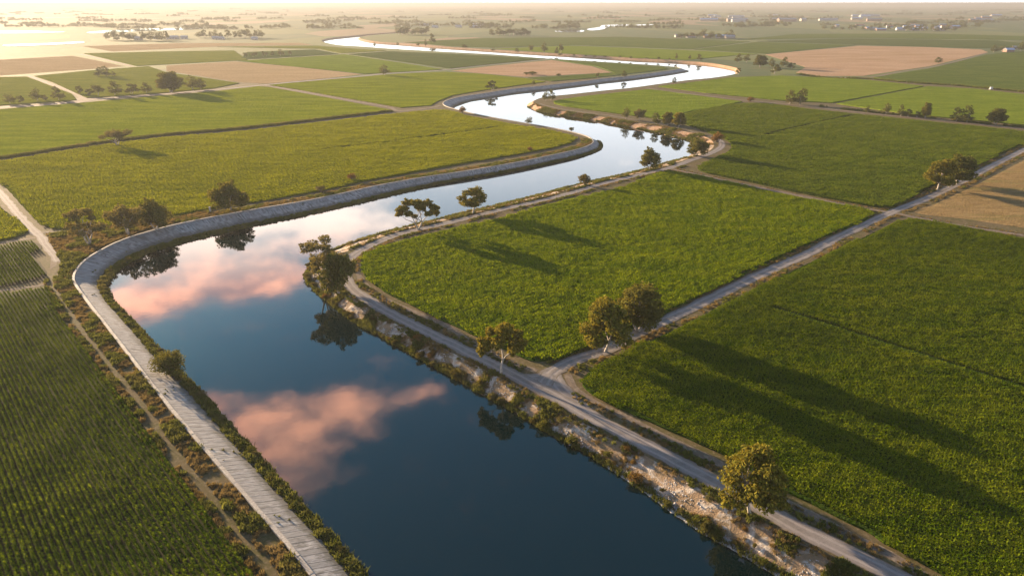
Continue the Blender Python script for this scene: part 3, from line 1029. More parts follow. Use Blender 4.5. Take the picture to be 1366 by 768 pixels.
FIELD = {
    'gold': mat_field('far_golden_green', (0.085, 0.105, 0.005), (0.135, 0.152, 0.008), 0.02, (5, -DITCH_ANG), 0.5, 0.7, 1.2),
    'gold2': mat_field('far_yellow_green', (0.085, 0.098, 0.012), (0.125, 0.13, 0.018), 0.02, (5, -DITCH_ANG), 0.5, 0.7, 1.2),
    'lime': mat_field('far_lime_green', (0.078, 0.108, 0.009), (0.115, 0.145, 0.014), 0.025, (4, -R3_ANG), 0.5, 0.7, 1.2),
    'green': mat_field('far_green', (0.05, 0.072, 0.014), (0.075, 0.095, 0.02), 0.02, (4, -R3_ANG), 0.4, 0.7, 1.2),
    'dark': mat_field('far_dark_green', (0.04, 0.058, 0.015), (0.06, 0.078, 0.02), 0.02, (4, -R3_ANG), 0.4, 0.7, 1.2),
    'brown': mat_field('far_ploughed_brown', (0.25, 0.165, 0.10), (0.30, 0.205, 0.13), 0.012, (3, -R3_ANG), 0.3, 0.4, 0.5, c3=(0.20, 0.13, 0.06)),
    'tan': mat_field('far_dry_tan', (0.24, 0.175, 0.095), (0.28, 0.205, 0.115), 0.012, (3, -DITCH_ANG), 0.3, 0.4, 0.5),
}


def far_field(px, key, label, step=9, seed=1, h=0.6, smooth=0):
    bnd, V, F_ = canopy(px, step, h, 0.15, seed, smooth)
    o = mesh_obj('crop_field', V, F_, FIELD[key])
    return tag(o, label, 'field', kind='stuff')


far_field([(-120, 225), (0, 210.2), (105, 194), (211, 180.4), (317, 171.2), (457, 155.2), (522, 147.8), (440, 132), (358, 117), (345, 116.2), (286, 123), (220, 128.5), (100, 139), (0, 147), (-120, 158)],
          'gold', 'golden green crop between ditch and long left road', 5, 21, 0.8)
far_field([(738, 135.5), (770, 130.5), (838, 122.8), (866, 119.8), (990, 136.5), (912, 151), (905, 162.5), (850, 155.5), (790, 147.5), (755, 142.5), (740, 139)], 'lime', 'light green crop on the tongue of land inside the far bend', 5, 22, 0.8)
far_field([(878, 116), (916, 111.5), (977, 104), (1040, 101.8), (1146, 106.5), (1232, 115.5), (1110, 137.8), (1040, 134.5), (942, 124.5)], 'lime', 'light green crop beyond the farm track', 6, 23, 0.8)
far_field([(1238, 116), (1300, 119.5), (1366, 127), (1480, 139), (1480, 178), (1366, 167.5), (1216, 153.5), (1116, 139)], 'lime', 'light green crop behind the tree row on the right', 6, 24, 0.8)
far_field([(1165, 104), (1241, 92), (1316, 73.5), (1366, 68.5), (1480, 66), (1480, 132), (1366, 121), (1275, 113), (1207, 108.5)], 'green', 'dark green field by the right edge under the farmhouse', 8, 25)
far_field([(1021, 73), (1146, 61.5), (1230, 63), (1309, 66.5), (1318, 70), (1241, 88.5), (1152, 101.5), (1091, 101.8), (1062, 97), (1075, 90), (1050, 82)], 'brown', 'pinkish brown bare field beyond the river bend', 9, 26, 0.15)
far_field([(360, 114), (440, 107), (520, 100), (560, 98), (592, 96.5), (640, 99), (700, 105), (728, 109.5), (690, 114.5), (640, 121.5), (603, 128), (583, 136), (575, 141), (535, 144), (440, 127.5), (396, 119.5)],
          'gold', 'bright green field between the long road and far canal bend', 6, 27)
far_field([(602, 95), (650, 89), (736, 80.5), (790, 89), (815, 97), (740, 101), (700, 103)], 'brown', 'reddish brown patch beside the far reach', 8, 28, 0.15)
far_field([(742, 80.5), (800, 84), (886, 90), (890, 93), (850, 97.5), (790, 104.5), (735, 109), (704, 104.5), (742, 102.5), (820, 97.5), (795, 89)], 'green', 'green strip on the spit between two river reaches', 8, 29)
far_field([(222, 88), (314, 82.3), (400, 90), (483, 99.5), (440, 104), (356, 112), (319, 110), (222, 95)], 'tan', 'pinkish tan dry field beyond the long left road', 8, 30, 0.15)
far_field([(46, 102), (123, 94.5), (198, 89), (222, 97), (319, 111.5), (286, 118), (220, 124), (116, 131), (70, 110)], 'gold2', 'yellow green field behind the roadside trees', 8, 31)
far_field([(-120, 106), (0, 103.5), (36, 103), (96, 126), (102, 134), (0, 141), (-120, 151)], 'gold2', 'hazy green field at the left edge beside the pale lane', 8, 32)
far_field([(-120, 100), (-120, 84), (0, 80), (98, 75), (165, 88.5), (120, 92.5), (0, 101)], 'tan', 'hazy tan field near the left edge', 12, 33, 0.15)
far_field([(112, 71.8), (230, 69), (312, 68), (330, 80.5), (300, 82), (182, 88.5)], 'gold2', 'pale hazy field between two lanes at left', 12, 34)
far_field([(318, 81.8), (460, 73.2), (590, 93), (520, 97), (487, 99)], 'lime', 'pale green field left of the distant reach', 10, 35)
far_field([(320, 80), (330, 70), (420, 66.5), (452, 72.5)], 'dark', 'dark hazy field edged by a line of small trees', 12, 36)
far_field([(465, 72.8), (520, 69), (590, 72), (725, 79), (690, 82.5), (600, 91.8)], 'dark', 'dull brownish green field under the distant reach', 10, 37)
far_field([(290, 63), (425, 61.5), (455, 64), (480, 66), (515, 68), (455, 71.5), (425, 65.5)], 'gold2', 'pale strip of field left of the river loop', 14, 38)
far_field([(110, 62), (240, 58), (400, 57.5), (418, 60.5), (300, 62), (150, 69)], 'tan', 'far hazy field under the white water at left', 16, 39, 0.2)
far_field([(660, 65.5), (760, 61.5), (900, 67), (1010, 72.5), (985, 74), (915, 80.5), (850, 78), (740, 71)], 'lime', 'pale yellow green field beyond the distant reach', 12, 40)
far_field([(540, 57), (640, 51.5), (830, 49.5), (1000, 56), (920, 66), (765, 60.5), (660, 64), (600, 62)], 'green', 'wide dull green field beyond the distant reach', 16, 41)
far_field([(925, 66.5), (1010, 56.5), (1140, 60.8), (1022, 72)], 'green', 'green field left of the brown field', 12, 42)
far_field([(1010, 55.5), (1130, 52), (1330, 54.5), (1400, 62), (1310, 65), (1145, 60)], 'dark', 'far dull green field behind the brown field', 16, 43)
far_field([(985, 53.5), (1060, 46), (1230, 45), (1380, 49), (1420, 56), (1340, 53.5), (1130, 51)], 'green', 'far pale green field below the distant village', 20, 44)

# ditch: dark strip of reeds across the left fields
ditch = [(-60, 219), (0, 211.5), (105, 195), (211, 181.3), (317, 172), (457, 156), (522, 148.6)]
strip('ditch', ditch, 4.6, UNDER['deep'], 0.25, 'dark reed filled ditch between two left fields', 'ditch', 3.0, 0.25)

# far ponds and flooded strips
def sheet(name, px, mat, z, label, cat):
    poly = [(p.x, p.y) for p in gp(px)]
    q = resample(poly, 12, closed=True)
    o = mesh_obj(name, [(x, y, z) for x, y in q], [tuple(range(len(q)))], mat)
    return tag(o, label, cat, kind='structure')


for px, lab in [([(10, 60), (60, 58.3), (106, 56.2), (110, 58), (60, 61), (12, 62.5)], 'long white pond strip at the far left'),
                ([(-60, 42), (0, 41.5), (60, 42), (86, 43.5), (40, 44.8), (-60, 45)], 'faint pond glinting in the haze at the left edge'),
                ([(120, 43), (180, 39.5), (262, 37.5), (264, 39.5), (190, 42), (124, 45)], 'far pond behind the hazy tree clump at left'),
                ([(742, 41.5), (765, 40), (778, 41), (772, 43.3), (748, 43.5)], 'small far pond right of the dark grove'),
                ([(783, 39.5), (800, 36.5), (806, 34), (838, 33), (840, 34.5), (812, 36.5), (808, 39), (790, 41.3)], 'narrow far river bend glinting near the horizon'),
                ([(850, 33.5), (872, 32.8), (873, 33.8), (852, 34.6)], 'tiny far pond beside the glinting bend')]:
    sheet('pond', px, M['water'], 0.75, lab, 'pond')
sheet('gravel_apron', [(97, 133.5), (112, 129), (122, 130), (140, 131), (120, 135), (98, 138.5)], M['dirt'], 0.07, 'pale gravel apron where the lane meets the long left road', 'gravel')
sheet('gravel_apron', [(68, 343), (80, 338), (84, 348), (80, 360), (70, 362), (66, 352)], M['dirt'], 0.03, 'pale stony patch at the end of the left gravel road', 'gravel')

# ------------------------------------------------------------------ trees and bushes
def tube(V, F_, pts, radii, sides=6):
    base = len(V)
    for i, (p, r) in enumerate(zip(pts, radii)):
        d = (pts[min(i + 1, len(pts) - 1)] - pts[max(i - 1, 0)]).normalized()
        a = d.orthogonal().normalized()
        b = d.cross(a)
        for j in range(sides):
            t = j / sides * 2 * math.pi
            V.append(p + a * math.cos(t) * r + b * math.sin(t) * r)
        if i:
            for j in range(sides):
                q = base + (i - 1) * sides
                F_.append((q + j, q + (j + 1) % sides, q + sides + (j + 1) % sides, q + sides + j))
    F_.append(tuple(base + (len(pts) - 1) * sides + j for j in range(sides)))


def leaf_cloud(g, V, F_, centre, rad, count, size, droop=0.5):
    for _ in range(count):
        d = Vector((g.gauss(0, 1), g.gauss(0, 1), g.gauss(0, 1))).normalized()
        r = g.random() ** 0.36 * (1 + 0.22 * noise.noise(d * 2.3 + centre))
        p = centre + Vector((d.x * rad[0], d.y * rad[1], d.z * rad[2])) * r
        s = size * g.uniform(0.6, 1.35)
        ax = (Vector((g.uniform(-1, 1), g.uniform(-1, 1), g.uniform(-1, 0.6) - droop)) + d * 0.5).normalized()
        sd_ = ax.cross(Vector((g.uniform(-1, 1), g.uniform(-1, 1), g.uniform(-1, 1)))).normalized()
        o = len(V)
        V += [p - ax * s * .55, p + sd_ * s * .3, p + ax * s * .55, p - sd_ * s * .3]
        F_.append((o, o + 1, o + 2, o + 3))


def make_tree(name, seed, h, w, clumps, leaves, leaf_size, fork=0.30, lo=0.42, trunk=0.30, stems=1, mat='gum_leaf', clump_r=0.19, depth=1.0, far=False, named=None):
    """Unit tree standing at the origin: trunk with limbs, crown of leaf clumps (some gaps between them)."""
    g = random.Random(seed)
    root = bpy.data.objects.new(name, None)
    root.empty_display_size = 0.5
    cl = []
    tries = 0
    while len(cl) < clumps and tries < 4000:
        tries += 1
        t = g.random()
        z = h * (lo + (0.93 - lo) * t)
        prof = math.sin(math.pi * min(1, 0.22 + 0.72 * t)) ** 0.7
        a = g.uniform(0, 6.283)
        rr = w * 0.5 * prof * math.sqrt(g.uniform(0.05, 1))
        c = Vector((math.cos(a) * rr * 0.82, math.sin(a) * rr * 0.82 * depth, z))
        if all((c - q[0]).length > clump_r * h * 1.12 for q in cl):
            r = clump_r * h * g.uniform(0.72, 1.22)
            cl.append((c, r))
    for c in (named or []):
        cl.append((Vector(c[:3]), c[3]))
    Vt, Ft, Vl, Fl = [], [], [], []
    for s_ in range(stems):
        a = s_ / max(stems, 1) * 6.283 + g.uniform(0, 1)
        lean = Vector((math.cos(a), math.sin(a), 0)) * (0.05 * h if stems == 1 else 0.10 * h)
        fk = lean + Vector((0, 0, fork * h))
        st = Vector((math.cos(a), math.sin(a), 0)) * (0 if stems == 1 else 0.015 * h)
        mid = st.lerp(fk, 0.5) + Vector((g.uniform(-.02, .02) * h, g.uniform(-.02, .02) * h, 0))
        tube(Vt, Ft, [st + Vector((0, 0, -0.15)), st + Vector((0, 0, .12)), mid, fk], [trunk * 1.5, trunk * 1.1, trunk * 0.9, trunk * 0.75], 5 if far else 8)
        mine = [c for i, c in enumerate(cl) if i % stems == s_]
        if not mine: continue
        prim = mine[:4] if not far else mine[:3]
        hubs = []
        for c, r in prim:
            k1 = fk.lerp(c, 0.5) + Vector((g.uniform(-.04, .04) * h, g.uniform(-.04, .04) * h, -0.02 * h))
            hubs.append(k1)
            tube(Vt, Ft, [fk, fk.lerp(k1, .5) + Vector((0, 0, .02 * h)), k1, c], [trunk * .62, trunk * .5, trunk * .38, trunk * .10], 4 if far else 6)
        if not far:
            for c, r in mine[4:]:
                k1 = min(hubs, key=lambda q: (q - c).length)
                mid = k1.lerp(c, .5) + Vector((g.uniform(-.03, .03) * h, g.uniform(-.03, .03) * h, -.015 * h))
                tube(Vt, Ft, [k1, mid, c], [trunk * .3, trunk * .2, trunk * .06], 5)
    tot = sum(r ** 2 for _, r in cl)
    for c, r in cl:
        k = int(leaves * r ** 2 / tot)
        leaf_cloud(g, Vl, Fl, c, (r, r, r * 0.78), int(k * 0.7), leaf_size)
        for _ in range(5):                                   # ragged sprays at the edge of each clump
            d = Vector((g.gauss(0, 1), g.gauss(0, 1), g.gauss(0, .7))).normalized()
            leaf_cloud(g, Vl, Fl, c + d * r * 0.95, (r * .38, r * .38, r * .3), int(k * 0.06), leaf_size)
    for nm, V, F_, mt in (('trunk', Vt, Ft, 'bark'), ('crown', Vl, Fl, mat)):
        me = bpy.data.meshes.new(nm)
        me.from_pydata([tuple(v) for v in V], [], F_)
        me.materials.append(M[mt])
        if nm == 'trunk':
            me.polygons.foreach_set('use_smooth', [True] * len(me.polygons))
        me.update()
        o = bpy.data.objects.new(nm, me)
        o.parent = root
    return root


def make_bush(name, seed, mat, leaves, leaf_size, lobes=5, flat=0.8):
    g = random.Random(seed)
    root = bpy.data.objects.new(name, None)
    root.empty_display_size = 0.3
    Vt, Ft, Vl, Fl = [], [], [], []
    for i in range(lobes):
        a = i / lobes * 6.283 + g.uniform(-.5, .5)
        rr = g.uniform(0.08, 0.30) if i else 0.0
        zc = g.uniform(0.38, 0.66) if i else 0.66
        c = Vector((math.cos(a) * rr, math.sin(a) * rr, zc))
        r = g.uniform(0.20, 0.30)
        tube(Vt, Ft, [Vector((c.x * .1, c.y * .1, -.05)), Vector((c.x * .4, c.y * .4, zc * .5)), c], [.03, .022, .008], 5)
        k = leaves // lobes
        leaf_cloud(g, Vl, Fl, c, (r, r, r * flat + 0.06), int(k * .75), leaf_size, 0.1)
        for _ in range(4):
            d = Vector((g.gauss(0, 1), g.gauss(0, 1), g.uniform(-.6, 1))).normalized()
            leaf_cloud(g, Vl, Fl, c + d * r, (r * .35, r * .35, r * .35), int(k * .06), leaf_size, 0.0)
    Vl = [Vector((v.x, v.y, max(v.z, 0.0))) for v in Vl]
    for nm, V, F_, mt in (('stem', Vt, Ft, 'twig'), ('foliage', Vl, Fl, mat)):
        me = bpy.data.meshes.new(nm)
        me.from_pydata([tuple(v) for v in V], [], F_)
        me.materials.append(M[mt])
        me.update()
        o = bpy.data.objects.new(nm, me)
        o.parent = root
    return root


# unit kinds; height 1 is scaled when placed, so they are modelled at their usual size first
KIND = {
    'open_a': (make_tree('eucalyptus_tree', 11, 13, 13, 0, 7000, 0.60, 0.22, 0.42, 0.26, 2, 'gum_leaf', 0.13,
             named=[(-4.6, 0, 8.6, 1.5), (-2.6, 1.2, 10.6, 1.6), (0.2, -.8, 11.4, 1.7), (2.8, .6, 10.4, 1.6), (5.2, -.4, 8.8, 1.5), (-5.4, .8, 6.4, 1.2), (-2.6, -1.6, 7.4, 1.4), (1.2, 1.8, 8.2, 1.4), (3.6, -1.4, 7.0, 1.3), (5.6, 1.0, 6.2, 1.1), (-1.0, .4, 5.4, 1.0), (0.6, 0, 9.4, 1.5), (-3.6, -.6, 9.2, 1.1)]), 13, 13),
    'open_b': (make_tree('eucalyptus_tree', 12, 12, 9, 11, 4200, 0.60, 0.28, 0.40, 0.26, 1, 'gum_leaf', 0.15), 12, 9),
    'dense_a': (make_tree('eucalyptus_tree', 13, 14, 12, 15, 7600, 0.62, 0.20, 0.24, 0.32, 1, 'gum_leaf', 0.135,
             named=[(1.4, 0, 12.0, 2.0), (-3.2, .4, 9.6, 2.1), (4.4, -.6, 8.4, 1.9), (-4.8, -.4, 6.0, 1.6)]), 14, 12),
    'dense_b': (make_tree('eucalyptus_tree', 14, 14, 10, 20, 7500, 0.64, 0.22, 0.26, 0.32, 2, 'dark_leaf', 0.16), 14, 10),
    'tall': (make_tree('eucalyptus_tree', 15, 14, 12, 0, 6200, 0.60, 0.24, 0.44, 0.30, 1, 'gum_leaf', 0.16,
             named=[(0.6, 0, 11.9, 2.2), (-3.4, .5, 8.4, 2.0), (3.7, -.5, 7.9, 2.2), (-0.9, -1.4, 9.4, 1.8), (-4.6, 1, 6.3, 1.4), (2.8, 1.2, 5.6, 1.3), (1.0, 2.6, 9.2, 1.7), (4.2, 1.5, 10.0, 1.3), (-2.2, 1.8, 11.0, 1.4)]), 14, 12),
    'sparse': (make_tree('eucalyptus_tree', 16, 13, 11, 14, 4400, 0.50, 0.28, 0.36, 0.24, 3, 'grey_leaf', 0.12), 13, 11),
    'low': (make_tree('spreading_tree', 17, 9, 9, 14, 5600, 0.56, 0.16, 0.24, 0.22, 2, 'dark_leaf', 0.19), 9, 9),
    'grey': (make_tree('spreading_tree', 18, 11, 10, 13, 3600, 0.60, 0.20, 0.26, 0.24, 2, 'grey_leaf', 0.17), 11, 10),
    'broad': (make_tree('spreading_tree', 19, 10, 15, 5, 5200, 0.45, 0.24, 0.45, 0.26, 3, 'grey_leaf', 0.2,
              named=[(-5.6, 0, 5.6, 1.7), (0, 0, 7.6, 2.4), (5.2, .5, 7.8, 2.2), (-2, 1, 6.4, 2.1), (2.2, -1, 5.4, 1.9)]), 10, 15),
    'far_a': (make_tree('field_tree', 21, 12, 9, 8, 1300, 0.85, 0.22, 0.28, 0.28, 1, 'far_leaf', 0.19, far=True), 12, 9),
    'far_b': (make_tree('field_tree', 22, 12, 8, 6, 1000, 0.85, 0.26, 0.36, 0.28, 1, 'far_leaf', 0.20, far=True), 12, 8),
    'far_c': (make_tree('field_tree', 23, 10, 12, 9, 1400, 0.85, 0.18, 0.26, 0.28, 2, 'far_leaf', 0.19, far=True), 10, 12),
    'far_d': (make_tree('field_tree', 24, 14, 7, 6, 1000, 0.85, 0.28, 0.36, 0.26, 1, 'far_leaf', 0.16, far=True), 14, 7),
    'bush_a': (make_bush('bank_bush', 31, 'bush_leaf', 1500, 0.085, 6), 1, 1),
    'bush_b': (make_bush('bank_bush', 32, 'bush_leaf', 1500, 0.085, 5, 0.7), 1, 1),
    'bush_c': (make_bush('bank_bush', 33, 'dark_leaf', 1500, 0.085, 7, 0.8), 1, 1),
    'bush_big': (make_bush('bank_bush', 36, 'dark_leaf', 4200, 0.062, 10, 0.85), 1, 1),
    'bush_r': (make_bush('bank_bush', 34, 'rust_leaf', 1300, 0.08, 6, 0.8), 1, 1),
    'bush_g': (make_bush('bank_bush', 35, 'grey_leaf', 1200, 0.08, 5, 0.8), 1, 1),
}
PLACED = []


def pix_height(u, v, top, z):
    b = G(u, v, z)
    d = ray(u, top)
    return CAM_H + b.y / d.y * d.z - z


def plant(kind, u, v, top, width, label, cat='tree', group=None, z=0.0, rot=None, g=random.Random(77)):
    """A tree whose foot stands at photo pixel (u, v) on level z; top and width in photo pixels give its size."""
    proto, h0, w0 = KIND[kind]
    b = G(u, v, z)
    h = pix_height(u, v, top, z)
    dist = math.sqrt(b.x ** 2 + b.y ** 2 + (CAM_H - z) ** 2)
    depth = b.y * math.cos(PITCH) + (CAM_H - z) * math.sin(PITCH)
    w = width * depth / F_PX
    o = copy_tree(proto)
    o.name = proto.name.split('.')[0]
    o.location = b
    o.rotation_euler = (0, 0, rot if rot is not None else g.uniform(0, 6.283))
    o.scale = (w / w0, w / w0, h / h0)
    tag(o, label, cat, group)
    PLACED.append((o, w))
    return o


ONES = ['', 'first', 'second', 'third', 'fourth', 'fifth', 'sixth', 'seventh', 'eighth', 'ninth', 'tenth', 'eleventh', 'twelfth', 'thirteenth', 'fourteenth',
        'fifteenth', 'sixteenth', 'seventeenth', 'eighteenth', 'nineteenth']
TENS = ['', '', 'twenty', 'thirty', 'forty', 'fifty', 'sixty', 'seventy', 'eighty', 'ninety']


def nth(i):
    if i < 20: return ONES[i]
    if i % 10 == 0: return TENS[i // 10][:-1] + 'ieth'
    return TENS[i // 10] + '-' + ONES[i % 10]


# --- near and middle trees, each by itself
plant('tall', 669, 498, 430, 66, 'open crowned gum tree with white forked trunk beside the road junction', rot=0.15)
plant('dense_a', 808, 469, 396, 72, 'large leafy gum tree, front one of the pair on the straight road')
plant('dense_b', 851, 441, 381, 58, 'darker gum tree, rear one of the pair on the straight road')
plant('dense_a', 1000, 686, 601, 88, 'big bushy gum tree overhanging the riverside road at bottom right', rot=2.2)
plant('sparse', 432, 378, 315, 56, 'thin twiggy tree at the tip of the river peninsula')
plant('low', 452, 390, 340, 48, 'dense dark tree on the peninsula beside the road bend')
plant('open_a', 558, 306, 264, 58, 'wide airy gum tree with two stems on the inner bank road', rot=0.1)
plant('open_b', 631, 285, 251, 42, 'smaller gum tree right of the airy one on the inner bank road')
plant('low', 866, 226, 199, 28, 'round leafy tree on the bank near the bay')
plant('low', 930, 209, 186, 27, 'bushy tree in the curve of the road at the bay', z=-0.5)
plant('far_b', 835, 159, 145, 11, 'slim dark tree, leftmost on the ochre far bank')
plant('grey', 853, 161, 144, 15, 'pale greyish tree, second on the ochre far bank')
plant('far_a', 876, 165.5, 152, 13, 'small dark tree, third on the ochre far bank')
plant('dense_b', 890, 167.5, 150, 15, 'dark tree, fourth on the ochre far bank')
plant('dense_a', 905, 170, 149, 20, 'largest tree at the right end of the row on the ochre far bank')
plant('dense_a', 1250, 254, 211, 40, 'golden green tree, left one of the pair on the right hand road', rot=0.3)
plant('dense_b', 1277, 246, 208, 38, 'dark green tree, right one of the pair on the right hand road')
plant('far_a', 1053, 139, 122, 17, 'left one of two touching trees beyond the olive field')
plant('far_a', 1067, 140, 120, 17, 'right one of two touching trees beyond the olive field')
ROWT = [(1157, 150, 142, 6, 'far_b'), (1182, 152.5, 139, 10, 'far_b'), (1201, 155, 141, 10, 'far_a'), (1211, 156, 146, 12, 'far_c'), (1223, 157, 149, 11, 'far_c'),
        (1234, 158, 137.5, 12, 'dense_b'), (1275, 162, 145, 16, 'far_a'), (1290, 163.5, 143, 18, 'far_a'), (1328, 166, 145, 22, 'dense_b')]
ORD = ['first', 'second', 'third', 'fourth', 'fifth', 'sixth', 'seventh', 'eighth', 'ninth', 'tenth', 'eleventh', 'twelfth', 'thirteenth', 'fourteenth', 'fifteenth']
for i, (u, v, t, w, k_) in enumerate(ROWT):
    plant(k_, u, v, t, w, f'{ORD[i]} tree from the left in the row along the right farm track', group='trees along the right farm track')
plant('broad', 157, 195, 172, 42, 'spreading tree with three crowns beside the ditch at left', rot=0.2)
plant('low', 308, 281, 245, 46, 'dark round tree on the lining bank by the wide left field')
plant('sparse', 119, 327, 277, 54, 'leggy tree with white stems, leftmost at the canal bend')
plant('grey', 172, 313, 270, 46, 'dusty grey green tree, middle of three at the canal bend')
plant('low', 208, 306, 268, 42, 'dark tree, rightmost of three at the canal bend')
ROWL = [(14, 140, 127, 14, 'far_b'), (28, 139, 128, 12, 'far_c'), (50, 136.5, 120, 14, 'far_b'), (60, 136, 127, 10, 'far_c'), (78, 135, 117, 16, 'far_a'), (106, 127, 115, 12, 'far_c'), (119, 129, 119, 14, 'far_c'),
        (131, 129.5, 113, 14, 'far_d'), (153, 128.5, 110, 19, 'far_a'), (176, 127, 112, 21, 'far_c'), (195, 125.5, 111.5, 15, 'far_a'), (228, 124.5, 97, 34, 'dense_b'), (258, 122, 103, 18, 'far_b'), (268, 121, 106, 13, 'far_a')]
for i, (u, v, t, w, k_) in enumerate(ROWL):
    plant(k_, u, v - 1.2, t, w, f'{ORD[i]} tree from the left in the row along the long left road', group='trees along the long left road')
plant('far_a', 133, 102.5, 91, 12, 'left one of two hazy trees in the yellow green field')
plant('far_a', 143, 102.5, 89.5, 12, 'right one of two hazy trees in the yellow green field')
plant('far_b', 152, 102.5, 96, 6, 'tiny tree right of the two hazy field trees')
plant('far_b', 513, 101, 88, 14, 'lone tree on the long road at the top of the bright field')
plant('far_c', 657, 121, 108, 18, 'lone round tree beside the far canal bend')
plant('far_b', 712, 114.5, 108, 6, 'tiny tree on the far lining, right of the round tree')
plant('far_b', 728, 135, 123, 9, 'left tree on the tip of the far tongue of land')
plant('far_a', 735, 134, 121, 11, 'right tree on the tip of the far tongue of land')
plant('far_b', 706, 166, 157, 10, 'little tree on the coping behind the spit')
plant('far_a', 832, 103, 95, 8, 'small tree on the far spit lining')
plant('far_a', 900, 111.8, 104, 7, 'small lone tree at the water of the light green field')
plant('far_d', 797, 104.5, 97, 5, 'slim small tree on the far spit lining')
for i, (u, v, t, w, k_) in enumerate([(902, 80, 72, 4, 'far_b'), (920, 80, 74, 4, 'far_b'), (933, 81, 73, 8, 'far_a'), (985, 83.5, 73, 10, 'far_a'), (996, 83.5, 73.5, 9, 'far_b'), (1014, 90, 74, 18, 'dense_b'),
                                     (1033, 98.5, 86, 17, 'far_c'), (1028, 89, 79, 9, 'far_a'), (1046, 89, 77.5, 11, 'far_a'), (1056, 92, 84, 13, 'far_c'), (985, 99.5, 91, 9, 'far_c')]):
    plant(k_, u, v, t, w, f'{ORD[i]} tree from the left in the cluster around the right end of the river loop', group='trees around the river loop')
plant('far_a', 1250, 84.5, 77, 10, 'lone small tree on the edge of the brown field')
for i, (u, v, t, w, k_) in enumerate([(1325, 70, 61, 11, 'far_a'), (1336, 69, 62, 8, 'far_b'), (1349, 68.5, 62, 8, 'far_c'), (1361, 69, 57, 11, 'far_b')]):
    plant(k_, u, v, t, w, f'{ORD[i]} tree from the left beside the farmhouse at the right edge', group='trees by the right edge farmhouse')
for i, (u, v, t, w) in enumerate([(500, 63, 57, 4), (530, 61, 57, 4), (558, 62.5, 57.5, 4), (568, 63, 53, 4), (577, 58, 46, 9), (620, 66, 59.5, 8), (658, 68.5, 65, 6), (690, 70, 65, 7), (708, 71, 60, 6), (726, 71.5, 58, 9), (743, 72, 64, 6), (748, 72, 58, 6)]):
    plant(['far_b', 'far_a', 'far_d'][i % 3], u, v, t, w, f'{ORD[i]} tree from the left on the bank of the distant reach', group='trees on the distant reach')


def grove(u0, u1, v, top, count, group, what, seed, slope=0.0, kinds=('far_a', 'far_b', 'far_c', 'far_d'), w=(7, 11), jit=1.0):
    g = random.Random(seed)
    spots = sorted((u0 + (u1 - u0) * (i + 0.5 + g.uniform(-.3, .3)) / count) for i in range(count))
    for i, u in enumerate(spots):
        vv = v + slope * (u - u0) / (u1 - u0) + g.uniform(-jit, jit) * .6
        tt = vv - (v - top) * g.uniform(0.55, 1.0)
        plant(g.choice(kinds), u, vv, tt, g.uniform(*w), f'{ORD[i]} tree from the left {what}', group=group)


grove(655, 710, 47.5, 37, 10, 'dark far grove', 'in the dark grove beyond the distant reach', 1)
grove(528, 572, 46.5, 35, 9, 'pale far grove', 'in the pale grove above the river loop', 2)
grove(142, 224, 54, 41, 13, 'hazy far clump', 'in the hazy clump behind the white water', 3)
grove(264, 352, 51, 39, 12, 'hazy far belt', 'in the hazy belt left of the river loop', 4)
grove(903, 978, 51, 40, 10, 'trees by the far farm', 'around the far farm buildings', 5)
grove(1204, 1275, 42, 33, 10, 'village trees', 'in the distant village on the right', 6, w=(6, 9))
grove(745, 774, 38.5, 29, 6, 'far round grove', 'in the faint grove near the horizon', 7)
grove(325, 390, 77, 68, 9, 'hedge trees in the dark field', 'in the line across the dark hazy field', 8, slope=-3, w=(4, 7))
grove(985, 1060, 35, 28, 8, 'far belt trees', 'in the faint belt left of the village', 9, w=(4, 8))
grove(740, 900, 74.2, 70, 10, 'bushy trees on the ochre far shore', 'on the far shore before the river loop', 12, slope=6.5, w=(3, 6), jit=.3)
grove(1095, 1190, 40, 33, 9, 'far village edge trees', 'in the thin line before the village', 13, w=(5, 8))

# --- single bushes one can pick out
plant('bush_big', 229, 500, 467, 44, 'large round bush on the left lining at the waterline', 'bush', z=-2.4)
plant('bush_a', 780, 247, 231, 20, 'round bush on the inner bank road before the bay', 'bush')
plant('bush_r', 957, 190, 175, 20, 'rusty orange bush on the road bend at the bay', 'bush')
plant('bush_r', 617, 151, 141, 11, 'rusty bush on the far lining bend', 'bush')
plant('bush_c', 762, 175.5, 169, 7, 'small dark bush on the spit', 'bush')
plant('bush_r', 1001, 135.5, 128.5, 12, 'rusty bush beside the right farm track', 'bush')
plant('bush_r', 470, 224.5 + 16, 214 + 16, 0.1 + 14, 'brown bush at the edge of the wide left field', 'bush')
plant('bush_g', 428, 256, 247, 15, 'dry bush on the verge above the lining', 'bush')
plant('bush_r', 707, 202, 195, 8, 'small rusty bush by the tip of the wide left field', 'bush')
plant('bush_c', 710, 100, 95, 14, 'dark scrub left of the reddish patch', 'bush')
plant('bush_c', 702, 100, 96, 8, 'small dark scrub in the reddish patch', 'bush')
plant('bush_c', 745, 102, 98, 7, 'small scrub on the lower rim of the reddish patch', 'bush')

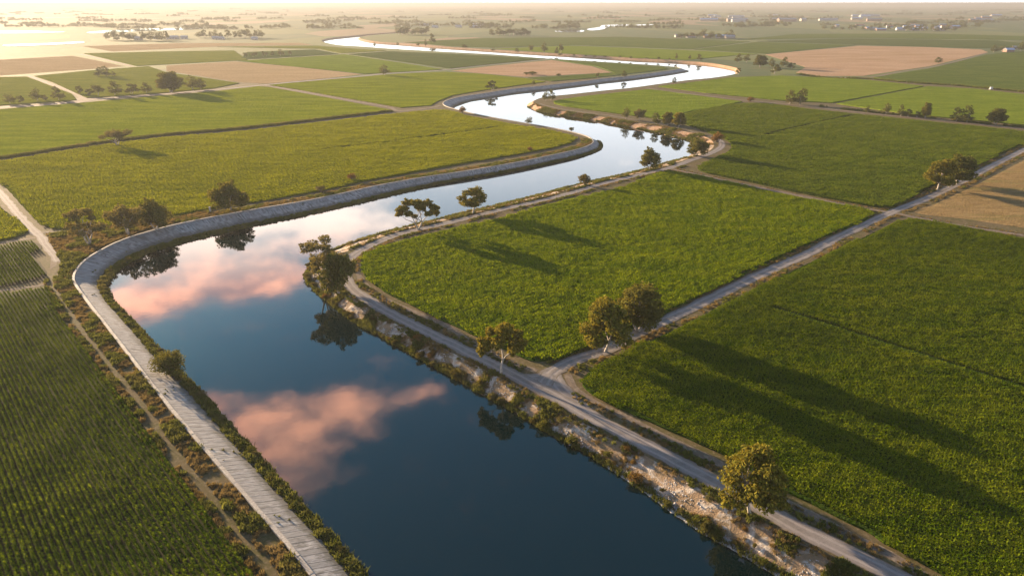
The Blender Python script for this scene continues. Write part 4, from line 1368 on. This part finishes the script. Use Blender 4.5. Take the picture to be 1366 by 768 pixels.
# bushes strewn along the natural bank, from the bottom right up to the peninsula tip
gb = random.Random(8)
SW = np.concatenate([[0], np.cumsum(np.hypot(*np.diff(watR, axis=0).T))])
i_b0 = int(np.argmin(np.hypot(*(watR - np.array(G(1040, 768, WATER_Z))[:2]).T)))
i_b1 = int(np.argmin(np.hypot(*(watR - np.array(G(420, 348, WATER_Z))[:2]).T)))
s_ = SW[i_b0] - 6
kk = 0
spots = []
while s_ < SW[i_b1]:
    i = int(np.searchsorted(SW, s_))
    f_ = gb.choice([0.03, 0.05, 0.08, 0.1, 0.3, 0.55, 0.8])
    q = watR[i] + nRs[i] * widR[i] * f_
    spots.append((q[0], q[1], max(-3.0, -3.05 + 3.2 * f_), f_))
    s_ += gb.uniform(1.8, 5.6)
ZC = {}
for kk, (x, y, z, f_) in enumerate(spots):
    k_ = gb.choice(['bush_a', 'bush_b', 'bush_c', 'bush_a', 'bush_r', 'bush_g'])
    o = copy_tree(KIND[k_][0])
    o.name = 'bank_bush'
    hh = gb.uniform(0.9, 2.3) * (1.0 if f_ < 0.2 else 0.8)
    o.location = (x, y, z)
    o.rotation_euler = (0, 0, gb.uniform(0, 6.28))
    ww = hh * gb.uniform(1.2, 1.9)
    o.scale = (ww, ww, hh)
    zone = 'at the waterline' if f_ < 0.2 else ('half way up' if f_ < 0.6 else 'by the road edge')
    ZC[zone] = ZC.get(zone, 0) + 1
    look = {'bush_r': 'rusty', 'bush_g': 'greyish', 'bush_c': 'dark green'}.get(k_, 'olive')
    tag(o, f'{look} bush {zone} of the chalky bank, {nth(ZC[zone])} there from the bottom', 'bush', 'bushes along the chalky natural bank')
# and at the foot of the concrete lining
sA, sB = s_start + 20, S[int(np.argmin(np.hypot(*(copL - np.array(G(135, 333, .45))[:2]).T)))]
kk, s_ = 0, sA
while s_ < sB:
    p_, d_, w_ = at_s(s_)
    q = p_ + d_ * (w_ * gb.uniform(0.84, 1.0))
    o = copy_tree(KIND[gb.choice(['bush_a', 'bush_b', 'bush_c', 'bush_g'])][0])
    o.name = 'bank_bush'
    hh = gb.uniform(0.5, 1.5)
    ww = hh * gb.uniform(1.3, 2.2)
    o.location = (q.x, q.y, -2.85)
    o.rotation_euler = (0, 0, gb.uniform(0, 6.28))
    o.scale = (ww, ww, hh)
    kk += 1
    tag(o, f'{nth(kk)} bush from the bottom edge along the foot of the concrete lining', 'bush', 'bushes at the foot of the lining')
    s_ += gb.uniform(1.6, 5.0)

# ------------------------------------------------------------------ weeds, dry grass and stones too many to count
def tuft(name, mat, seed, blades, h, w, wid_):
    g = random.Random(seed)
    V, F_ = [], []
    for _ in range(blades):
        a, r = g.uniform(0, 6.283), g.random() ** .6 * w
        x, y = math.cos(a) * r, math.sin(a) * r
        L = h * g.uniform(.45, 1.15)
        t = g.uniform(0, 6.283)
        dx, dy = math.cos(t), math.sin(t)
        ln = g.uniform(.1, .8) * L
        o = len(V)
        V += [(x - dy * wid_ * .5, y + dx * wid_ * .5, 0), (x + dy * wid_ * .5, y - dx * wid_ * .5, 0), (x + dx * ln * .5 + dy * wid_ * .4, y + dy * ln * .5 - dx * wid_ * .4, L * .7), (x + dx * ln, y + dy * ln, L),
              (x + dx * ln * .5 - dy * wid_ * .4, y + dy * ln * .5 + dx * wid_ * .4, L * .7)]
        F_ += [(o, o + 1, o + 2, o + 4), (o + 2, o + 3, o + 4)]
    me = bpy.data.meshes.new(name)
    me.from_pydata(V, [], F_)
    me.materials.append(mat)
    return bpy.data.objects.new(name, me)


def stone(name, seed):
    g = random.Random(seed)
    import bmesh
    bm = bmesh.new()
    bmesh.ops.create_icosphere(bm, subdivisions=1, radius=0.5)
    for v in bm.verts:
        v.co *= g.uniform(0.7, 1.15)
        v.co.z *= 0.65
    me = bpy.data.meshes.new(name)
    bm.to_mesh(me)
    bm.free()
    me.materials.append(M['rock'])
    return bpy.data.objects.new(name, me)


NG['dry'] = instancer('dry', [tuft('dry_tuft', M['dry'], i, 34, .6, .5, .09) for i in range(3)])
NG['weed'] = instancer('weed', [tuft('weed_tuft', M['weed'], i + 5, 44, .55, .55, .13) for i in range(3)])
NG['stone'] = instancer('stone', [stone('stone', i) for i in range(3)])
rsc = np.random.RandomState(12)
nofield = []


def scatter(name, key, P, sizes, label, cat, z=0.0, mat=None):
    k = len(P)
    if np.isscalar(z): z = np.full(k, z)
    sp = np.zeros((k, 3)); sp[:, 2] = rsc.uniform(0, 6.283, k)
    sz = np.stack([sizes, sizes, sizes * rsc.uniform(.7, 1.3, k)], 1)
    o = scatter_mesh(name, [], [], mat or M['weed'], np.concatenate([np.asarray(P).reshape(-1, 2), np.asarray(z)[:, None]], 1), sp, sz, rsc.randint(0, 3, k), NG[key])
    return tag(o, label, cat, kind='stuff')


def clumpy(P, sc, th):
    f = np.array([noise.noise(Vector((x * sc, y * sc, 3.3))) for x, y in P])
    return f > th


def along(line, lo, hi, density, side=0, jitter_seed=0):
    """Random points beside a line, lo..hi metres off it."""
    L = np.asarray(line)
    s = np.concatenate([[0], np.cumsum(np.hypot(*np.diff(L, axis=0).T))])
    nn = normals(L)
    k = int(s[-1] * (hi - lo) * density * (2 if side == 0 else 1))
    q = rsc.uniform(0, s[-1], k)
    o = rsc.uniform(lo, hi, k) * (side if side else rsc.choice([-1, 1], k))
    x = np.interp(q, s, L[:, 0]) + np.interp(q, s, nn[:, 0]) * o
    y = np.interp(q, s, L[:, 1]) + np.interp(q, s, nn[:, 1]) * o
    return np.stack([x, y], 1)


# weedy strip between the left dirt path and the lining
a0, a1 = int(np.searchsorted(S, s_start - 10)), int(np.searchsorted(S, S[int(np.argmin(np.hypot(*(copL - np.array(G(100, 362, .45))[:2]).T)))]))
Pw = along(copL[a0:a1], 0.7, 8.5, 2.8, -1)
path_left = resample(gp([(77, 345), (76, 358), (68, 376), (79, 396), (101, 430), (126, 462), (157, 500), (187, 537), (217, 580), (247, 622), (283, 664), (313, 704), (354, 755), (385, 795)]), 3)
keep = seg_dist(path_left, Pw, False) > 1.0
Pw = Pw[keep]
c = clumpy(Pw, 0.16, 0.02)
scatter('weeds', 'weed', Pw[c], rsc.uniform(.5, 1.7, c.sum()), 'green weeds between the dirt path and the lining coping', 'weeds')
c = clumpy(Pw, 0.16, -0.4) & ~c
scatter('dry_grass', 'dry', Pw[c], rsc.uniform(.5, 1.2, c.sum()), 'dry yellow grass between the dirt path and the lining coping', 'grass')
# the open ground around the trees at the canal bend
poly = np.array([(p.x, p.y) for p in gp([(62, 312), (110, 308), (225, 292), (280, 281), (285, 286), (200, 305), (135, 330), (110, 346), (98, 362), (95, 372), (78, 372), (84, 350), (74, 334)])])
lo_, hi_ = poly.min(0), poly.max(0)
Pw = rsc.uniform(lo_, hi_, (9000, 2)); Pw = Pw[inside(poly, Pw)]
c = clumpy(Pw, 0.1, 0.0)
scatter('weeds', 'weed', Pw[c], rsc.uniform(.7, 2.0, c.sum()), 'green weeds under the trees at the canal bend', 'weeds')
scatter('dry_grass', 'dry', Pw[~c], rsc.uniform(.6, 1.5, (~c).sum()), 'dry yellow grass under the trees at the canal bend', 'grass')
# verge above the lining along the wide left field
ia = int(np.argmin(np.hypot(*(copL - np.array(G(240, 298, .45))[:2]).T)))
Pw = along(copL[ia:IDX_TIP1 + 4], 0.8, 8.0, 1.5, -1)
c = clumpy(Pw, 0.12, -0.12)
scatter('dry_grass', 'dry', Pw[~c], rsc.uniform(.6, 1.4, (~c).sum()), 'dry grass on the verge above the long lining', 'grass')
scatter('weeds', 'weed', Pw[c], rsc.uniform(.6, 1.6, c.sum()), 'weeds on the verge above the long lining', 'weeds')
# waterline growth along the lining
Pq, zq = [], []
for s_ in np.arange(s_start - 8, s_tip + 10, 0.16):
    p_, d_, w_ = at_s(s_)
    f_ = rsc.uniform(0.74, 1.03)
    q = p_ + d_ * (w_ * f_)
    Pq.append((q.x, q.y)); zq.append(np.interp(f_, [.7, .8, .92, 1.0, 1.1], [-2.45, -2.55, -2.75, -3.05, -3.1]) - 0.05)
scatter('weeds', 'weed', np.array(Pq), rsc.uniform(.6, 1.7, len(Pq)), 'dark weeds growing along the waterline of the lining', 'weeds', np.array(zq))
# weeds breaking through the slab joints
Pq, zq = [], []
for s_ in np.arange(s_start, s_tip, 1.1):
    if noise.noise(Vector((s_ * .11, 0, 4))) < 0.24: continue
    p_, d_, w_ = at_s(s_ + rsc.uniform(-.5, .5))
    f_ = rsc.uniform(0.08, 0.7)
    q = p_ + d_ * (.27 + (w_ - .27) * f_)
    Pq.append((q.x, q.y)); zq.append(0.1 - 2.38 * f_ / .7)
scatter('weeds', 'weed', np.array(Pq), rsc.uniform(.25, .7, len(Pq)), 'weed tufts rooted in the joints of the lining', 'weeds', np.array(zq))
# verges of the riverside road: field side and river side
r2 = resample(gp(R2_PX), 3)
r3 = resample(gp(R3_PX), 3)
near = r1[np.hypot(r1[:, 0], r1[:, 1]) < 420]
for side, lab in ((1, 'field side'), (-1, 'river side')):
    Pw = along(near, 2.4, 5.2, 1.6, side)
    Pw = Pw[(seg_dist(r2, Pw, False) > 3.4) & (seg_dist(r3, Pw, False) > 2.4)]
    if side == 1:
        Pw = Pw[np.hypot(*(Pw - np.array(G(730, 508))[:2]).T) > 8.5]
    c = clumpy(Pw, 0.15, 0.0)
    scatter('weeds', 'weed', Pw[c], rsc.uniform(.4, 1.2, c.sum()), f'green weeds on the {lab} verge of the riverside road', 'weeds')
    c = clumpy(Pw, 0.15, -0.3) & ~c
    scatter('dry_grass', 'dry', Pw[c], rsc.uniform(.4, 1.0, c.sum()), f'dry grass on the {lab} verge of the riverside road', 'grass')
Pw = along(r2[4:], 2.6, 5.6, 1.1)
Pw = Pw[(seg_dist(r1, Pw, False) > 3.0) & (seg_dist(r3, Pw, False) > 2.4)]
c = clumpy(Pw, 0.12, 0.15)
scatter('weeds', 'weed', Pw[c], rsc.uniform(.4, 1.1, c.sum()), 'green weeds on the verges of the straight road', 'weeds')
c = clumpy(Pw, 0.12, -0.2) & ~c
scatter('dry_grass', 'dry', Pw[c], rsc.uniform(.5, 1.2, c.sum()), 'rust dry grass on the verges of the straight road', 'grass')
Pw = along(r3, 1.8, 3.4, 1.0)
Pw = Pw[(seg_dist(r1, Pw, False) > 3.0) & (seg_dist(r2, Pw, False) > 3.0)]
c = clumpy(Pw, 0.12, -0.1)
scatter('dry_grass', 'dry', Pw[c], rsc.uniform(.4, .9, c.sum()), 'dry grass edging the narrow track of the crossroads', 'grass')
# growth on the natural bank
Pq, zq, Pd, zd, Ps, zs = [], [], [], [], [], []
i_far = int(np.argmin(np.hypot(*(watR - np.array(G(914, 210, WATER_Z))[:2]).T)))
PZ = [a_ for a_, _ in PROF_NAT]
for _ in range(15000):
    i = rsc.randint(i_b0 - 4, i_far)
    f_ = rsc.beta(0.7, 1.0)
    q = watR[i] + rsc.uniform(-1.5, 1.5) * np.array([-nRs[i][1], nRs[i][0]]) + nRs[i] * widR[i] * f_
    z_ = float(np.interp(1 - f_, PZ[:7], [zz_ for _, zz_ in PROF_NAT][:7]))
    nz = noise.noise(Vector((q[0] * .17, q[1] * .17, 1.0)))
    if f_ < 0.14 and rsc.rand() < .6 or nz > 0.24:
        Pq.append(q); zq.append(z_)
    elif nz < -0.14 and f_ < 0.85 and rsc.rand() < .6:
        Ps.append(q); zs.append(z_)
    elif nz > 0.06:
        Pd.append(q); zd.append(z_)
scatter('weeds', 'weed', np.array(Pq), rsc.uniform(.5, 1.6, len(Pq)), 'weeds and low scrub along the natural bank', 'weeds', np.array(zq))
scatter('dry_grass', 'dry', np.array(Pd), rsc.uniform(.4, 1.0, len(Pd)), 'dry grass on the natural bank', 'grass', np.array(zd) - .02)
scatter('rubble', 'stone', np.array(Ps), rsc.uniform(.12, .55, len(Ps)) ** 1.0, 'pale rubble strewn on the chalky bank', 'stones', np.array(zs), M['rock'])
# riprap at the waterline in the foreground
Ps, zs = [], []
i_r = int(np.argmin(np.hypot(*(watR - np.array(G(800, 615, WATER_Z))[:2]).T)))
for _ in range(2600):
    i = rsc.randint(i_b0 - 6, i_r)
    f_ = abs(rsc.normal(0, .09))
    q = watR[i] + rsc.uniform(-1.5, 1.5) * np.array([-nRs[i][1], nRs[i][0]]) + nRs[i] * widR[i] * (f_ - .02)
    Ps.append(q); zs.append(-3.05 + 2.2 * f_)
scatter('riprap', 'stone', np.array(Ps), rsc.uniform(.35, 1.0, len(Ps)), 'pale broken rock at the waterline in the right foreground', 'stones', np.array(zs), M['rock'])
# scrub on the ochre bank beyond the bay
i_t = int(np.argmin(np.hypot(*(watR - np.array(G(703, 140.5, WATER_Z))[:2]).T)))
Pq, zq, Pd, zd = [], [], [], []
for _ in range(5200):
    i = rsc.randint(ib, i_t)
    f_ = rsc.uniform(0, 1.25)
    q = watR[i] + rsc.uniform(-1.5, 1.5) * np.array([-nRs[i][1], nRs[i][0]]) + nRs[i] * widR[i] * f_
    z_ = float(np.interp(1 - f_, PZ[:7], [zz_ for _, zz_ in PROF_NAT][:7]))
    nz = noise.noise(Vector((q[0] * .08, q[1] * .08, 6.0)))
    if nz > 0.12 or f_ < 0.1 and nz > -.2:
        Pq.append(q); zq.append(z_)
    elif nz > -0.15:
        Pd.append(q); zd.append(z_)
scatter('weeds', 'weed', np.array(Pq), rsc.uniform(.6, 1.8, len(Pq)), 'dark weeds in patches on the ochre far bank', 'weeds', np.array(zq))
scatter('dry_grass', 'dry', np.array(Pd), rsc.uniform(.6, 1.4, len(Pd)), 'dry grass on the ochre far bank', 'grass', np.array(zd))
# dark tall crop edge growth on the ditch
dl = resample(gp(ditch), 4)
Pw = along(dl, 0.0, 2.6, 1.6)
scatter('reeds', 'weed', Pw, rsc.uniform(1.4, 2.8, len(Pw)), 'dark reeds standing in the ditch across the left fields', 'reeds')
# scrub along the far farm track and far bank
Pw = along(resample(gp([(1093, 142), (1146, 148), (1216, 155), (1287, 162), (1366, 170), (1480, 181)]), 4), 0.0, 3.0, 0.35)
c = clumpy(Pw, 0.05, 0.0)
scatter('scrub', 'weed', Pw[c], rsc.uniform(1.2, 3.0, c.sum()), 'low scrub under the tree row of the right farm track', 'scrub')
Pw = along(resample(gp([(1065, 99), (1100, 104), (1160, 105.5), (1207, 110), (1275, 114.5), (1366, 123), (1480, 134)]), 5), 0.0, 4.0, 0.25)
scatter('scrub', 'weed', Pw, rsc.uniform(1.2, 3.2, len(Pw)), 'dark hedge scrub between the light and dark right fields', 'scrub')

# ------------------------------------------------------------------ buildings and small things
def mat_plain(name, col, rough=0.8, var=0.25):
    m, n = new_mat(name)
    p = n.pos()
    c = n.mix(n.ramp(n.noise(p, 0.6, 4), .35, .7, 0, 1), col, tuple(x * (1 - var) for x in col))
    b = n.node('ShaderNodeBsdfPrincipled')
    n.put(b.inputs['Base Color'], c)
    b.inputs['Roughness'].default_value = rough
    n.out(b.outputs[0])
    return m


WALLS = [mat_plain('cream_render', (0.22, 0.19, 0.155)), mat_plain('white_render', (0.29, 0.28, 0.265)), mat_plain('brick_render', (0.17, 0.10, 0.07)), mat_plain('metal_siding', (0.19, 0.21, 0.23), .8)]
ROOFS = [mat_plain('terracotta_roof', (0.32, 0.15, 0.09)), mat_plain('grey_sheet_roof', (0.20, 0.205, 0.22), .7), mat_plain('blue_sheet_roof', (0.22, 0.30, 0.42), .5), mat_plain('pale_sheet_roof', (0.26, 0.26, 0.26), .8)]
DARK = mat_plain('dark_opening', (0.03, 0.03, 0.035), .4)


def house(u, v, L, W, Hh, rot, wall, roof, label, cat='house', group=None, name='farm_house', flat=False):
    b = G(u, v)
    o = empty(name, b)
    o.rotation_euler = (0, 0, rot)
    a, c_ = L / 2, W / 2
    vs = [(-a, -c_, 0), (a, -c_, 0), (a, c_, 0), (-a, c_, 0), (-a, -c_, Hh), (a, -c_, Hh), (a, c_, Hh), (-a, c_, Hh), (-a, 0, Hh + W * .28), (a, 0, Hh + W * .28)]
    mesh_obj('wall', vs, [(0, 1, 5, 4), (2, 3, 7, 6), (1, 2, 6, 9, 5), (3, 0, 4, 8, 7)], wall, o)
    e, t, rz = .6, .25, Hh + W * .28
    k = rz - Hh
    ov = e * k / c_
    vs = []
    for x in (-a - e, a + e):
        vs += [(x, -c_ - e, Hh - ov + .05), (x, 0, rz + .05), (x, c_ + e, Hh - ov + .05), (x, -c_ - e, Hh - ov + .05 + t), (x, 0, rz + .05 + t), (x, c_ + e, Hh - ov + .05 + t)]
    fc = [(3, 4, 10, 9), (4, 5, 11, 10), (0, 6, 7, 1), (1, 7, 8, 2), (0, 3, 9, 6), (2, 8, 11, 5), (0, 1, 4, 3), (1, 2, 5, 4), (6, 9, 10, 7), (7, 10, 11, 8)]
    mesh_obj('roof', vs, fc, roof, o)
    kx = max(2, int(L / 6))
    for i in range(kx):
        x = -a + L * (i + .5) / kx
        z0, z1 = (0.02, 2.6) if i == kx // 2 else (1.0, 2.3)
        wv = 1.1 if i == kx // 2 else 1.4
        mesh_obj('door' if i == kx // 2 else 'window', [(x - wv / 2, -c_ - .04, z0), (x + wv / 2, -c_ - .04, z0), (x + wv / 2, -c_ - .04, z1), (x - wv / 2, -c_ - .04, z1),
                 (x - wv / 2, -c_ + .05, z0), (x + wv / 2, -c_ + .05, z0), (x + wv / 2, -c_ + .05, z1), (x - wv / 2, -c_ + .05, z1)],
                 [(0, 1, 2, 3), (0, 4, 5, 1), (1, 5, 6, 2), (2, 6, 7, 3), (3, 7, 4, 0)], DARK, o)
    return tag(o, label, cat, group)


gh = random.Random(3)
HOUSES = [(905, 50, 'white farm shed, leftmost of the far farm'), (921, 50.5, 'long pale shed of the far farm'), (944, 50.5, 'brick coloured house in the far farm'), (962, 51, 'dark roofed house of the far farm beside trees'), (973, 51.5, 'rightmost house of the far farm')]
for i, (u, v, lab) in enumerate(HOUSES):
    house(u, v, gh.uniform(16, 34), gh.uniform(10, 14), gh.uniform(4, 6), gh.uniform(-.5, .5), WALLS[i % 4], ROOFS[(i * 3 + 1) % 4], lab, group='far farm buildings')
vill = sorted([(gh.uniform(1090, 1280), gh.uniform(35, 41.5)) for _ in range(22)])
for i, (u, v) in enumerate(vill):
    house(u, v, gh.uniform(14, 40), gh.uniform(9, 15), gh.uniform(4, 8), gh.uniform(-.6, .6), gh.choice(WALLS), gh.choice(ROOFS), f'{nth(i + 1)} building from the left in the hazy distant village', 'building', 'distant village on the right', 'village_building')
far2 = sorted([(gh.uniform(930, 1366), gh.uniform(22, 30)) for _ in range(26)])
for i, (u, v) in enumerate(far2):
    house(u, v, gh.uniform(25, 120), gh.uniform(15, 26), gh.uniform(6, 12), gh.uniform(-.3, .3), gh.choice(WALLS), gh.choice(ROOFS[1:]), f'{nth(i + 1)} faint shed from the left along the right horizon', 'shed', 'faint sheds on the right horizon', 'far_shed')
far3 = sorted([(gh.uniform(560, 640), gh.uniform(34, 38)) for _ in range(7)])
for i, (u, v) in enumerate(far3):
    house(u, v, gh.uniform(20, 45), gh.uniform(10, 18), gh.uniform(4, 7), gh.uniform(-.4, .4), WALLS[1], ROOFS[3], f'{nth(i + 1)} pale shed from the left beyond the river loop', 'shed', 'pale sheds beyond the river loop', 'far_shed')
far4 = sorted([(gh.uniform(165, 350), gh.uniform(50.5, 54)) for _ in range(9)])
for i, (u, v) in enumerate(far4):
    house(u, v, gh.uniform(14, 28), gh.uniform(9, 13), gh.uniform(4, 6), gh.uniform(-.4, .4), WALLS[1], ROOFS[3], f'{nth(i + 1)} hazy white building from the left among the far left trees', 'building', 'hazy buildings at far left', 'far_building')
house(1345, 69.5, 18, 10, 4.5, .2, WALLS[2], ROOFS[2], 'blue roofed farmhouse among trees at the right edge')
house(1355, 66, 14, 9, 4, -.2, WALLS[0], ROOFS[1], 'small cream shed behind the right edge farmhouse')

# a white standpipe beside the lining and a pump box by the hedge on the right
def small_box(name, u, v, parts, label, cat):
    o = empty(name, G(u, v))
    for nm, (x0, x1, y0, y1, z0, z1), mt in parts:
        c_ = 0.04
        vs = [(x0, y0, z0), (x1, y0, z0), (x1, y1, z0), (x0, y1, z0), (x0, y0, z1 - c_), (x1, y0, z1 - c_), (x1, y1, z1 - c_), (x0, y1, z1 - c_),
              (x0 + c_, y0 + c_, z1), (x1 - c_, y0 + c_, z1), (x1 - c_, y1 - c_, z1), (x0 + c_, y1 - c_, z1)]
        fc = [(0, 1, 5, 4), (1, 2, 6, 5), (2, 3, 7, 6), (3, 0, 4, 7), (4, 5, 9, 8), (5, 6, 10, 9), (6, 7, 11, 10), (7, 4, 8, 11), (8, 9, 10, 11)]
        mesh_obj(nm, vs, fc, mt, o)
    return tag(o, label, cat)


small_box('irrigation_standpipe', 281, 284, [('base', (-.7, .7, -.7, .7, -.1, .5), M['coping']), ('pipe', (-.3, .3, -.3, .3, .5, 2.6), WALLS[1]), ('cap', (-.45, .45, -.45, .45, 2.6, 2.85), M['coping'])],
          'small white standpipe on the verge above the lining', 'standpipe')
small_box('pump_box', 1322, 119.5, [('base', (-2, 2, -1.5, 1.5, -.1, .4), M['coping']), ('cabinet', (-1.3, 1.3, -1, 1, .4, 2.4), WALLS[1]), ('lid', (-1.5, 1.5, -1.2, 1.2, 2.4, 2.6), ROOFS[1])],
          'small pale pump box on the hedge between the right fields', 'pump box')

# ------------------------------------------------------------------ far tree belts and the haze
def belt_tuft(seed):
    g = random.Random(seed)
    V, F_ = [], []
    for _ in range(5):
        c = Vector((g.uniform(-12, 12), g.uniform(-4, 4), g.uniform(4, 7)))
        leaf_cloud(g, V, F_, c, (g.uniform(4, 6), 4, g.uniform(3.5, 5)), 60, 2.2)
    V = [Vector((v.x, v.y, max(v.z, 0))) for v in V]
    me = bpy.data.meshes.new('belt')
    me.from_pydata([tuple(v) for v in V], [], F_)
    me.materials.append(M['far_leaf'])
    return bpy.data.objects.new('belt', me)


NG['belt'] = instancer('belt', [belt_tuft(i) for i in range(3)])
Pb = []
for _ in range(270):
    v = rsc.uniform(9, 39)
    u = rsc.uniform(-100, 1466)
    p_ = G(u, v)
    a_ = R(rsc.choice([38, -20, 5])) + rsc.uniform(-.15, .15)
    for j in range(rsc.randint(2, 12)):
        Pb.append((p_.x + math.cos(a_) * j * 18 + rsc.uniform(-4, 4), p_.y + math.sin(a_) * j * 18 + rsc.uniform(-4, 4)))
scatter('distant_tree_belts', 'belt', np.array(Pb), rsc.uniform(.7, 1.4, len(Pb)), 'faint belts of trees fading into the haze at the horizon', 'tree belts')

haze_m, n = new_mat('evening_haze')
pv = n.node('ShaderNodeVolumePrincipled')
pv.inputs['Color'].default_value = (0.205, 0.210, 0.222, 1)
pv.inputs['Density'].default_value = DENSITY
pv.inputs['Anisotropy'].default_value = 0.28
n.out(pv.outputs[0], 1)
hx, y0, y1, z0, z1 = 30200, -520, 42200, -7, CAM_H + 5
haze = mesh_obj('haze', [(-hx, y0, z0), (hx, y0, z0), (hx, y1, z0), (-hx, y1, z0), (-hx, y0, z1), (hx, y0, z1), (hx, y1, z1), (-hx, y1, z1)],
                [(0, 3, 2, 1), (4, 5, 6, 7), (0, 1, 5, 4), (1, 2, 6, 5), (2, 3, 7, 6), (3, 0, 4, 7)], haze_m)
haze.data.materials.clear()
haze.data.materials.append(haze_m)
tag(haze, 'pale evening haze lying over the whole plain', 'haze', kind='stuff')
